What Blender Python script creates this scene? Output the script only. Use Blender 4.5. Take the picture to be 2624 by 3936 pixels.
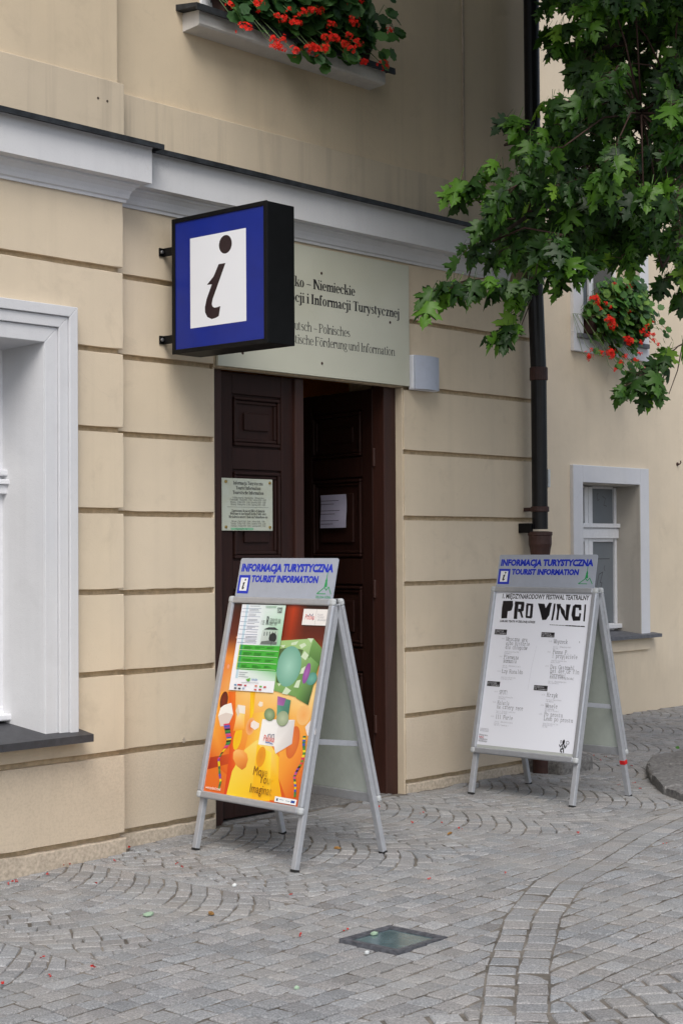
import bpy, bmesh, math, random
from mathutils import Vector, Matrix
R = math.radians
random.seed(7)
for o in list(bpy.data.objects): bpy.data.objects.remove(o)
scene = bpy.context.scene
col = scene.collection

# ------------------------------------------------------------------ camera, sky, sun, exposure
# world: X runs along the facade to the right, Y into the facade, Z up; ground at the door is z = 0
YAW, PITCH, ROLL, FPX = 0.839690496, 0.0224298, -0.0062037, 6232.376
CAM = Vector((-6.0779, -6.3760, 1.5))
_fw = Vector((math.sin(YAW)*math.cos(PITCH), math.cos(YAW)*math.cos(PITCH), math.sin(PITCH)))
_rt = Vector((math.cos(YAW), -math.sin(YAW), 0)); _up = _rt.cross(_fw)
_r2 = _rt*math.cos(ROLL) + _up*math.sin(ROLL); _u2 = _up*math.cos(ROLL) - _rt*math.sin(ROLL)
cam = bpy.data.cameras.new('camera'); camo = bpy.data.objects.new('camera', cam); col.objects.link(camo)
camo.matrix_world = Matrix(((_r2.x, _u2.x, -_fw.x, CAM.x), (_r2.y, _u2.y, -_fw.y, CAM.y), (_r2.z, _u2.z, -_fw.z, CAM.z), (0, 0, 0, 1)))
cam.sensor_fit = 'VERTICAL'; cam.sensor_height = 36; cam.lens = FPX/3936*36
cam.clip_end = 2000; cam.clip_start = 0.05
scene.camera = camo
world = bpy.data.worlds.new('World'); scene.world = world; world.use_nodes = True
wt = world.node_tree; wt.nodes.clear()
SUN_EL, SUN_AZ = 50, 224
sky = wt.nodes.new('ShaderNodeTexSky'); sky.sky_type = 'NISHITA'; sky.sun_disc = False
sky.sun_elevation = R(SUN_EL); sky.sun_rotation = R(SUN_AZ); sky.air_density = 1.0; sky.dust_density = 3.0; sky.ozone_density = 1.0
hs = wt.nodes.new('ShaderNodeHueSaturation'); hs.inputs['Saturation'].default_value = 0.7
bg = wt.nodes.new('ShaderNodeBackground'); bg.inputs['Strength'].default_value = 0.12
wo = wt.nodes.new('ShaderNodeOutputWorld')
wt.links.new(sky.outputs[0], hs.inputs['Color']); wt.links.new(hs.outputs[0], bg.inputs[0]); wt.links.new(bg.outputs[0], wo.inputs[0])
sl = bpy.data.lights.new('sun', 'SUN'); sl.energy = 1.5; sl.angle = R(34); sl.color = (1, .97, .92)
so = bpy.data.objects.new('sun', sl); col.objects.link(so)
_d = Vector((math.sin(R(SUN_AZ))*math.cos(R(SUN_EL)), math.cos(R(SUN_AZ))*math.cos(R(SUN_EL)), math.sin(R(SUN_EL))))
so.rotation_euler = (-_d).to_track_quat('-Z', 'Y').to_euler()
scene.view_settings.view_transform = 'Standard'; scene.view_settings.look = 'None'
scene.view_settings.exposure = 0.42; scene.view_settings.gamma = 1.0; scene.view_settings.use_curve_mapping = False
scene.render.engine = 'CYCLES'
scene.cycles.max_bounces = 6; scene.cycles.diffuse_bounces = 4; scene.cycles.transparent_max_bounces = 8
scene.cycles.use_denoising = True

# ------------------------------------------------------------------ helpers
def photo_ray(u, v):
    return _r2*((u-1312)/FPX) + _u2*(-(v-1968)/FPX) + _fw
def at_depth(u, v, d):            # photo pixel (2624x3936) at a forward distance -> world point
    return CAM + photo_ray(u, v)*d
def at_y(u, v, y):
    d = photo_ray(u, v); return CAM + d*((y-CAM.y)/d.y)
def seen(p):                      # world point -> (u, v, depth)
    q = Vector(p)-CAM; z = q.dot(_fw)
    return 1312+FPX*q.dot(_r2)/z, 1968-FPX*q.dot(_u2)/z, z
def lin(c): return c/12.92 if c <= .04045 else ((c+.055)/1.055)**2.4
def hx(s):
    s = s.lstrip('#'); return tuple(lin(int(s[i:i+2], 16)/255) for i in (0, 2, 4))
def gz(x, y=0):                   # the paving falls gently to the left
    return .036*min(0., x+.15) if x > -4 else -.1386

MATS = {}
class NT:
    def __init__(s, name):
        s.m = bpy.data.materials.new(name); s.m.use_nodes = True; s.t = s.m.node_tree; s.n = s.t.nodes
        s.b = s.n['Principled BSDF']; s.out = s.n['Material Output']; MATS[name] = s.m
    def node(s, typ, **kw):
        n = s.n.new(typ)
        for k, v in kw.items():
            if k in n.inputs: n.inputs[k].default_value = v
            else: setattr(n, k, v)
        return n
    def link(s, a, b): s.t.links.new(a, b)
    def coord(s, scale=(1, 1, 1), obj=False):
        if obj:
            g = s.n.new('ShaderNodeTexCoord'); o = g.outputs['Object']
        else:
            g = s.n.new('ShaderNodeNewGeometry'); o = g.outputs['Position']
        if scale == (1, 1, 1): return o
        m = s.n.new('ShaderNodeMapping'); m.inputs['Scale'].default_value = scale; s.link(o, m.inputs[0]); return m.outputs[0]
    def noise(s, scale, detail=4, rough=.55, vec=None, dist=0):
        n = s.n.new('ShaderNodeTexNoise'); n.inputs['Scale'].default_value = scale; n.inputs['Detail'].default_value = detail
        n.inputs['Roughness'].default_value = rough; n.inputs['Distortion'].default_value = dist
        s.link(vec if vec is not None else s.coord(), n.inputs['Vector']); return n.outputs['Fac']
    def ramp(s, fac, stops):
        r = s.n.new('ShaderNodeValToRGB'); e = r.color_ramp.elements
        while len(e) < len(stops): e.new(.5)
        for i, (p, c) in enumerate(stops):
            e[i].position = p; e[i].color = (*c, 1) if len(c) == 3 else c
        s.link(fac, r.inputs[0]); return r.outputs[0]
    def mix(s, fac, a, b, mode='MIX'):
        m = s.n.new('ShaderNodeMix'); m.data_type = 'RGBA'; m.blend_type = mode
        for i, v in ((0, fac), (6, a), (7, b)):
            if hasattr(v, 'is_linked'): s.link(v, m.inputs[i])
            elif i == 0: m.inputs[0].default_value = v
            else: m.inputs[i].default_value = (*v, 1) if len(v) == 3 else v
        return m.outputs[2]
    def math(s, op, a, b=None):
        m = s.n.new('ShaderNodeMath'); m.operation = op
        for i, v in enumerate((a, b)):
            if v is None: continue
            if hasattr(v, 'is_linked'): s.link(v, m.inputs[i])
            else: m.inputs[i].default_value = v
        return m.outputs[0]
    def bump(s, h, strength=.3, dist=.01):
        b = s.n.new('ShaderNodeBump'); b.inputs['Strength'].default_value = strength; b.inputs['Distance'].default_value = dist
        s.link(h, b.inputs['Height']); s.link(b.outputs[0], s.b.inputs['Normal'])
    def color(s, c):
        if hasattr(c, 'is_linked'): s.link(c, s.b.inputs['Base Color'])
        else: s.b.inputs['Base Color'].default_value = (*c, 1)
    def set(s, rough=.6, metal=0, spec=.5):
        s.b.inputs['Roughness'].default_value = rough; s.b.inputs['Metallic'].default_value = metal
        s.b.inputs['Specular IOR Level'].default_value = spec; return s

def plaster(name, c, grime=.5, streak=.25, grit=True, lowgrit=False, seedv=0.):
    n = NT(name); p = n.coord()
    base = n.mix(n.ramp(n.noise(1.3, 5, .6), [(.35, (0, 0, 0)), (.7, (1, 1, 1))]), tuple(k*.93 for k in c), tuple(min(1, k*1.05) for k in c))
    # soft mottling, rain streaks and speckle that belong to the old paint
    st = n.noise(1.0, 5, .65, n.coord((9, 9, .35)))
    base = n.mix(n.math('MULTIPLY', n.ramp(st, [(.5, (0, 0, 0)), (.78, (1, 1, 1))]), streak), base, tuple(k*q for k, q in zip(c, (.54, .54, .56))))
    pt = n.noise(3.7, 6, .7, None, .4)
    base = n.mix(n.math('MULTIPLY', n.ramp(pt, [(.56, (0, 0, 0)), (.78, (1, 1, 1))]), grime*.5), base, tuple(k*q for k, q in zip(c, (.64, .63, .62))))
    sp = n.noise(150, 2, .5)
    base = n.mix(n.math('MULTIPLY', n.ramp(sp, [(.62, (0, 0, 0)), (.72, (1, 1, 1))]), .35), base, tuple(k*.72 for k in c))
    if lowgrit:   # exposed sandy grain of the lowest courses
        gr = n.noise(95, 3, .7)
        base = n.mix(.35, base, n.ramp(gr, [(.3, tuple(k*q for k, q in zip(c, (.60, .58, .56)))), (.55, c), (.8, tuple(min(1, k*1.12) for k in c))]))
    # large faint repainted patches, and splash dirt with ragged edges low on the wall
    rp = n.ramp(n.noise(.55, 3, .5, n.coord((1.3, 1.3, 1))), [(.46, (0, 0, 0)), (.52, (1, 1, 1))])
    base = n.mix(n.math('MULTIPLY', rp, .28), base, tuple(k*q for k, q in zip(c, (.90, .92, .97))))
    sx = n.node('ShaderNodeSeparateXYZ'); n.link(p, sx.inputs[0])
    hz = n.math('ADD', sx.outputs['Z'], n.math('MULTIPLY', n.noise(4.5, 5, .7, n.coord((2, 2, .6))), -.55))
    dirt = n.ramp(hz, [(0, (1, 1, 1)), (.30, (0, 0, 0))])
    base = n.mix(n.math('MULTIPLY', dirt, .30), base, tuple(k*q for k, q in zip(c, (.60, .59, .58))))
    # hairline cracks
    vo = n.node('ShaderNodeTexVoronoi', feature='DISTANCE_TO_EDGE', Scale=.9); wv = n.node('ShaderNodeVectorMath', operation='ADD')
    nz = n.node('ShaderNodeTexNoise', Scale=3.0, Detail=5.0); n.link(p, nz.inputs['Vector']); n.link(p, wv.inputs[0]); n.link(nz.outputs['Color'], wv.inputs[1]); n.link(wv.outputs[0], vo.inputs['Vector'])
    ck = n.math('MULTIPLY', n.ramp(vo.outputs['Distance'], [(0, (1, 1, 1)), (.006, (0, 0, 0))]), n.ramp(n.noise(1.7, 2, .5), [(.55, (0, 0, 0)), (.62, (1, 1, 1))]))
    base = n.mix(n.math('MULTIPLY', ck, .14), base, tuple(k*.5 for k in c))
    n.color(base); n.set(.88, 0, .25)
    h = n.math('ADD', n.math('MULTIPLY', n.noise(160, 3, .6), .6), n.math('MULTIPLY', n.noise(12, 4, .6), 1.2))
    n.bump(h, .35, .004 if not lowgrit else .006)
    return n.m

def plain(name, c, rough=.5, metal=0, spec=.5, var=.12, bump=0, scale=20):
    n = NT(name); n.set(rough, metal, spec)
    f = n.noise(scale, 4, .6)
    n.color(n.mix(n.ramp(f, [(.3, (0, 0, 0)), (.7, (1, 1, 1))]), tuple(k*(1-var) for k in c), tuple(min(1, k*(1+var)) for k in c)))
    if bump: n.bump(n.noise(scale*4, 3, .6), bump, .003)
    return n.m

CREAM = (.675, .57, .425)
plaster('cream_plaster', CREAM, .95, .16)
plaster('sandy_plaster', (.66, .56, .43), .6, .10, True, True)
plaster('upper_plaster', (.645, .535, .385), .9, .30)
plaster('band_plaster', (.60, .51, .385), .8, .75)
plaster('side_plaster', (.74, .635, .485), .5, .10)
plaster('white_plaster', (.655, .66, .675), .55, .16)
plaster('surround_white', (.68, .69, .72), .4, .12)
plaster('grey_sill_plaster', (.66, .64, .61), .9, .6)
plaster('reveal_plaster', (.50, .47, .42), .9, .5)
plaster('ochre_room', (.72, .40, .09), .3, .1)
plain('plinth_stone', (.46, .395, .315), .9, 0, .3, .25, .5, 60)
plain('groove_plaster', (.50, .40, .27), .9, 0, .2, .2, .3, 30)
plain('black_flashing', (.030, .034, .040), .55, .3, .5, .6, .3, 14)
plain('dark_sill', (.040, .041, .047), .5, 0, .5, .3, .3, 25)
plain('grey_slate', (.12, .125, .14), .6, 0, .5, .3, .3, 25)
plain('white_paint', (.74, .75, .78), .45, 0, .5, .05, .15, 30)
plain('iron_bolt', (.35, .35, .36), .4, .9)
plain('black_metal', (.0030, .0030, .0035), .45, 0, .22, .3, .1, 18)
plain('pipe_black', (.007, .007, .009), .36, 0, .32, .4, .2, 9)
plain('pipe_brown', (.050, .022, .018), .55, 0, .4, .3, .3, 12)
plain('aluminium', (.50, .52, .56), .38, .55, .5, .05, 0, 30)
plain('alu_matt', (.42, .435, .465), .42, .3, .5, .08, 0, 30)
plain('grey_corner_plastic', (.45, .47, .48), .5, 0, .5, .05)
plain('back_panel', (.50, .55, .51), .6, 0, .3, .05)
plain('rubber', (.012, .012, .012), .8)
plain('header_grey', (.40, .435, .51), .4, .15, .5, .04)
plain('blue_print', hx('#1c2fa6'), .45, 0, .4, .05)
plain('sign_blue', (.008, .022, .23), .30, 0, .35, .08, 0, 8)
plain('sign_white', (.80, .82, .86), .25, 0, .5, .03)
plain('ink', (.012, .010, .012), .4, 0, .4, .1)
plain('ink_soft', (.035, .033, .036), .7, 0, .2, .1)
plain('green_print', hx('#1f9a4e'), .5)
plain('brass', (.45, .30, .09), .3, .9)
plain('grey_plastic', (.46, .50, .60), .4, 0, .4, .05)
plain('pale_plastic', (.72, .74, .80), .4, 0, .4, .04)
plain('paper', (.50, .48, .62), .8, 0, .2, .04)
plain('red_tape', (.55, .01, .012), .5)
plain('petal_red', (.74, .018, .008), .6, 0, .2, .25, 0, 200)
plain('petal_fallen', (.50, .025, .018), .8, 0, .2, .3, 0, 200)
plain('stem_green', (.10, .16, .05), .6)
plain('soil', (.03, .022, .016), .95, 0, .1, .4, .6, 60)
plain('terracotta_dark', (.045, .022, .018), .8, 0, .3, .3, .2)
plain('bark', (.07, .055, .045), .9, 0, .2, .4, .8, 30)
plain('twig_bark', (.055, .032, .026), .8, 0, .2, .3)
plain('kerb_granite', (.175, .17, .165), .9, 0, .3, .45, .8, 45)
plain('dry_leaf', (.30, .16, .05), .8, 0, .2, .3)
plain('litter_white', (.65, .68, .68), .6)
plain('pale_leaf', (.30, .42, .30), .7)
plain('lamp_frame', (.12, .124, .14), .55, .4, .5, .5, .5, 40)
plain('room_dark', (.05, .035, .025), .9)
plain('seam_grey', (.40, .33, .26), .9)

n = NT('door_wood'); n.set(.55, 0, .28)
f = n.noise(2.2, 6, .7, n.coord((14, 14, 1.4)))
n.color(n.ramp(f, [(.25, (.015, .005, .0035)), (.6, (.026, .0085, .006)), (.85, (.038, .012, .008))]))
n.bump(n.noise(3, 5, .6, n.coord((30, 30, 2))), .3, .003)
n = NT('frame_wood'); n.set(.5, 0, .4)
f = n.noise(2.2, 6, .7, n.coord((14, 14, 1.4)))
c1 = n.ramp(f, [(.25, (.028, .010, .007)), (.6, (.044, .015, .010)), (.85, (.060, .020, .013))])
ch = n.noise(26, 5, .8)
n.color(n.mix(n.ramp(ch, [(.70, (0, 0, 0)), (.74, (1, 1, 1))]), c1, (.16, .10, .05)))
n.bump(n.noise(3, 5, .6, n.coord((30, 30, 2))), .3, .003)

n = NT('sign_panel'); n.set(.16, 0, .55)     # pale green-cream enamelled board
n.color(n.mix(n.ramp(n.noise(2.5, 3, .5), [(.3, (0, 0, 0)), (.8, (1, 1, 1))]), (.55, .555, .455), (.60, .60, .50)))
n = NT('plaque_face'); n.set(.3, 0, .5)
n.color(n.mix(n.ramp(n.noise(14, 4, .6), [(.4, (0, 0, 0)), (.75, (1, 1, 1))]), (.56, .60, .51), (.52, .54, .42)))

n = NT('pane'); n.set(.06, 0, .6); n.color((.07, .08, .09))
n = NT('frosted_pane'); n.set(.3, 0, .5)
n.color(n.mix(n.noise(3, 3, .5), (.13, .15, .17), (.20, .22, .24)))
n = NT('lamp_glass'); n.set(.12, 0, .6)
n.color(n.mix(n.ramp(n.noise(9, 4, .6), [(.3, (0, 0, 0)), (.75, (1, 1, 1))]), (.055, .10, .11), (.15, .215, .225)))

# granite setts: speckle, worn dusty patches, one tone per stone
n = NT('granite'); n.set(.85, 0, .3)
at = n.node('ShaderNodeAttribute', attribute_name='tone')
sp = n.noise(130, 3, .75)
g1 = n.ramp(sp, [(.28, (.13, .132, .137)), (.5, (.245, .246, .25)), (.72, (.42, .42, .415))])
g1 = n.mix(1.0, g1, at.outputs['Color'], 'MULTIPLY')
du = n.noise(2.1, 5, .65)
g1 = n.mix(n.math('MULTIPLY', n.ramp(du, [(.42, (0, 0, 0)), (.72, (1, 1, 1))]), .40), g1, (.33, .315, .285))
n.color(g1)
n.bump(n.math('ADD', n.noise(75, 4, .7), n.math('MULTIPLY', n.noise(18, 3, .6), 1.5)), .45, .005)
n = NT('joint_sand'); n.set(.95, 0, .1)
n.color(n.mix(n.ramp(n.noise(6, 6, .7), [(.35, (0, 0, 0)), (.65, (1, 1, 1))]), (.085, .076, .066), (.24, .218, .19)))
n.bump(n.noise(90, 4, .7), .8, .006)
n = NT('paving_far'); n.set(.9, 0, .2)
v = n.node('ShaderNodeTexVoronoi', Scale=8.5); n.link(n.coord(), v.inputs['Vector'])
n.color(n.mix(n.ramp(v.outputs['Distance'], [(.35, (0, 0, 0)), (.5, (1, 1, 1))]), (.19, .19, .195), (.11, .10, .085)))

# leaf: tone attribute, light passes through the blade
def leaf_mat(name, trans, rough, tone=True, base=(.05, .1, .03)):
    n = NT(name); n.set(rough, 0, .35)
    if tone:
        a = n.node('ShaderNodeAttribute', attribute_name='tone'); c = a.outputs['Color']
    else:
        c = n.mix(0, base, base)
    n.color(c)
    tr = n.node('ShaderNodeBsdfTranslucent')
    n.link(n.mix(1.0, c, (1.25, 1.35, .55), 'MULTIPLY'), tr.inputs['Color'])
    mx = n.node('ShaderNodeMixShader'); mx.inputs[0].default_value = trans
    n.link(n.b.outputs[0], mx.inputs[1]); n.link(tr.outputs[0], mx.inputs[2]); n.link(mx.outputs[0], n.out.inputs[0])
    return n.m
leaf_mat('maple_leaf', .50, .40)
leaf_mat('geranium_leaf', .25, .5)
n = NT('print'); n.set(.28, 0, .5)      # printed sheets behind clear film: ink colour per shape
a = n.node('ShaderNodeAttribute', attribute_name='tone'); n.link(a.outputs['Color'], n.b.inputs['Base Color'])
n = NT('print_matt'); n.set(.75, 0, .25)
a = n.node('ShaderNodeAttribute', attribute_name='tone'); n.link(a.outputs['Color'], n.b.inputs['Base Color'])

class MB:
    """collects vertices and faces of ONE part"""
    def __init__(s): s.v = []; s.f = []; s.c = []; s.smooth = False
    def add(s, vs, fs, tone=None):
        b = len(s.v); s.v += [tuple(p) for p in vs]; s.f += [tuple(b+i for i in q) for q in fs]
        s.c += [tone or (1, 1, 1)]*len(vs); return s
    def box(s, lo, hi, bev=0.0):
        (x0, y0, z0), (x1, y1, z1) = lo, hi
        if bev <= 0:
            return s.add([(x0, y0, z0), (x1, y0, z0), (x1, y1, z0), (x0, y1, z0), (x0, y0, z1), (x1, y0, z1), (x1, y1, z1), (x0, y1, z1)],
                         [(0, 3, 2, 1), (4, 5, 6, 7), (0, 1, 5, 4), (1, 2, 6, 5), (2, 3, 7, 6), (3, 0, 4, 7)])
        return s.obox((Vector(lo)+Vector(hi))/2, (Vector((1, 0, 0)), Vector((0, 1, 0)), Vector((0, 0, 1))), (Vector(hi)-Vector(lo))/2, bev)
    def obox(s, c, ax, h, bev=0.0):
        bm = bmesh.new(); bmesh.ops.create_cube(bm, size=2)
        for v in bm.verts: v.co = Vector((v.co.x*h[0], v.co.y*h[1], v.co.z*h[2]))
        if bev > 0: bmesh.ops.bevel(bm, geom=list(bm.edges), offset=min(bev, min(h)*.9), segments=2, profile=.5, affect='EDGES')
        c = Vector(c)
        for v in bm.verts: v.co = c + ax[0]*v.co.x + ax[1]*v.co.y + ax[2]*v.co.z
        return s.bm(bm)
    def bm(s, bm, tone=None):
        bm.verts.index_update()
        s.add([v.co[:] for v in bm.verts], [[v.index for v in f.verts] for f in bm.faces], tone); bm.free(); return s
    def prism(s, poly, d0, d1, put, bev=0.0, back=False):
        """poly in 2d, extruded from depth d0 (front) to d1; put(a, b, d) -> xyz"""
        bm = bmesh.new(); vs = [bm.verts.new((p[0], p[1], 0)) for p in poly]
        f = bm.faces.new(vs); f.normal_update()
        r = bmesh.ops.extrude_face_region(bm, geom=[f])
        for g in r['geom']:
            if isinstance(g, bmesh.types.BMVert): g.co.z = 1
        if bev > 0:
            es = [e for e in bm.edges if all(abs(v.co.z) < 1e-6 for v in e.verts)]
            for v in bm.verts: v.co.z *= (d1-d0)
            bmesh.ops.bevel(bm, geom=es, offset=bev, segments=2, profile=.5, affect='EDGES')
        else:
            for v in bm.verts: v.co.z *= (d1-d0)
        for v in bm.verts: v.co = Vector(put(v.co.x, v.co.y, d0+v.co.z))
        bmesh.ops.recalc_face_normals(bm, faces=bm.faces)
        return s.bm(bm)
    def tube(s, pts, r, n=8, cap=True, tone=None):
        pts = [Vector(p) for p in pts]; rs = r if isinstance(r, (list, tuple)) else [r]*len(pts)
        rings = []; prev = None
        for i, p in enumerate(pts):
            t = (pts[min(i+1, len(pts)-1)]-pts[max(i-1, 0)]).normalized()
            if prev is None:
                a = t.cross(Vector((0, 0, 1)) if abs(t.z) < .9 else Vector((1, 0, 0))).normalized()
            else:
                a = (prev - t*prev.dot(t)).normalized()
            prev = a; b = t.cross(a)
            rings.append([p+(a*math.cos(2*math.pi*k/n)+b*math.sin(2*math.pi*k/n))*rs[i] for k in range(n)])
        vs = [v for q in rings for v in q]; fs = []
        for i in range(len(pts)-1):
            for k in range(n):
                fs.append((i*n+k, i*n+(k+1) % n, (i+1)*n+(k+1) % n, (i+1)*n+k))
        if cap: fs += [tuple(range(n))[::-1], tuple((len(pts)-1)*n+k for k in range(n))]
        return s.add(vs, fs, tone)
    def lathe(s, prof, c, n=20, ax='z'):
        vs = []; fs = []
        for r, h in prof:
            for k in range(n):
                a = 2*math.pi*k/n; q = (r*math.cos(a), r*math.sin(a), h)
                if ax == 'x': q = (q[2], q[0], q[1])
                if ax == 'y': q = (q[0], q[2], q[1])
                vs.append((c[0]+q[0], c[1]+q[1], c[2]+q[2]))
        for i in range(len(prof)-1):
            for k in range(n): fs.append((i*n+k, i*n+(k+1) % n, (i+1)*n+(k+1) % n, (i+1)*n+k))
        fs += [tuple(range(n))[::-1], tuple((len(prof)-1)*n+k for k in range(n))]
        return s.add(vs, fs)
    def mesh(s, name, tones=False, smooth=False):
        m = bpy.data.meshes.new(name); m.from_pydata(s.v, [], s.f); m.validate(); m.update()
        if tones:
            a = m.color_attributes.new('tone', 'FLOAT_COLOR', 'POINT')
            buf = []
            for c in s.c: buf += [c[0], c[1], c[2], 1]
            a.data.foreach_set('color', buf)
        if smooth: m.shade_smooth()
        return m
    def build(s, name, mat, parent=None, tones=False, smooth=False, **pr):
        m = s.mesh(name, tones, smooth); m.materials.append(MATS[mat])
        o = bpy.data.objects.new(name, m); col.objects.link(o)
        if parent is not None:
            o.parent = parent; o.matrix_parent_inverse = parent_inv(parent)
        tag(o, **pr); return o
def parent_inv(p):
    m = Matrix.Translation(p.location)
    q = p.parent
    return m.inverted() if q is None else (Matrix.Translation(q.location) @ p.matrix_parent_inverse @ m).inverted()
def tag(o, label=None, cat=None, group=None, kind=None):
    for k, v in (('label', label), ('category', cat), ('group', group), ('kind', kind)):
        if v: o[k] = v
    return o
def thing(name, loc, label, cat, group=None, kind=None):
    o = bpy.data.objects.new(name, None); col.objects.link(o); o.location = loc; o.empty_display_size = .1
    return tag(o, label, cat, group, kind)
WY = lambda a, b, d: (a, d, b)     # wall plane: (x, z) drawn, depth along y
# ------------------------------------------------------------------ lettering
_tc = {}
def sans(s, bold=0.0, res=2):
    """2d triangles/polygons of a line of sans lettering, cap height about .7"""
    k = (s, bold, res)
    if k not in _tc:
        c = bpy.data.curves.new('t', 'FONT'); c.body = s; c.size = 1; c.offset = bold; c.resolution_u = res
        o = bpy.data.objects.new('t', c); m = o.to_mesh()
        vs = [(v.co.x, v.co.y) for v in m.vertices]; fs = [tuple(p.vertices) for p in m.polygons]
        o.to_mesh_clear(); bpy.data.objects.remove(o); bpy.data.curves.remove(c)
        _tc[k] = (vs, fs, max((v[0] for v in vs), default=0))
    return _tc[k]

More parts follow.
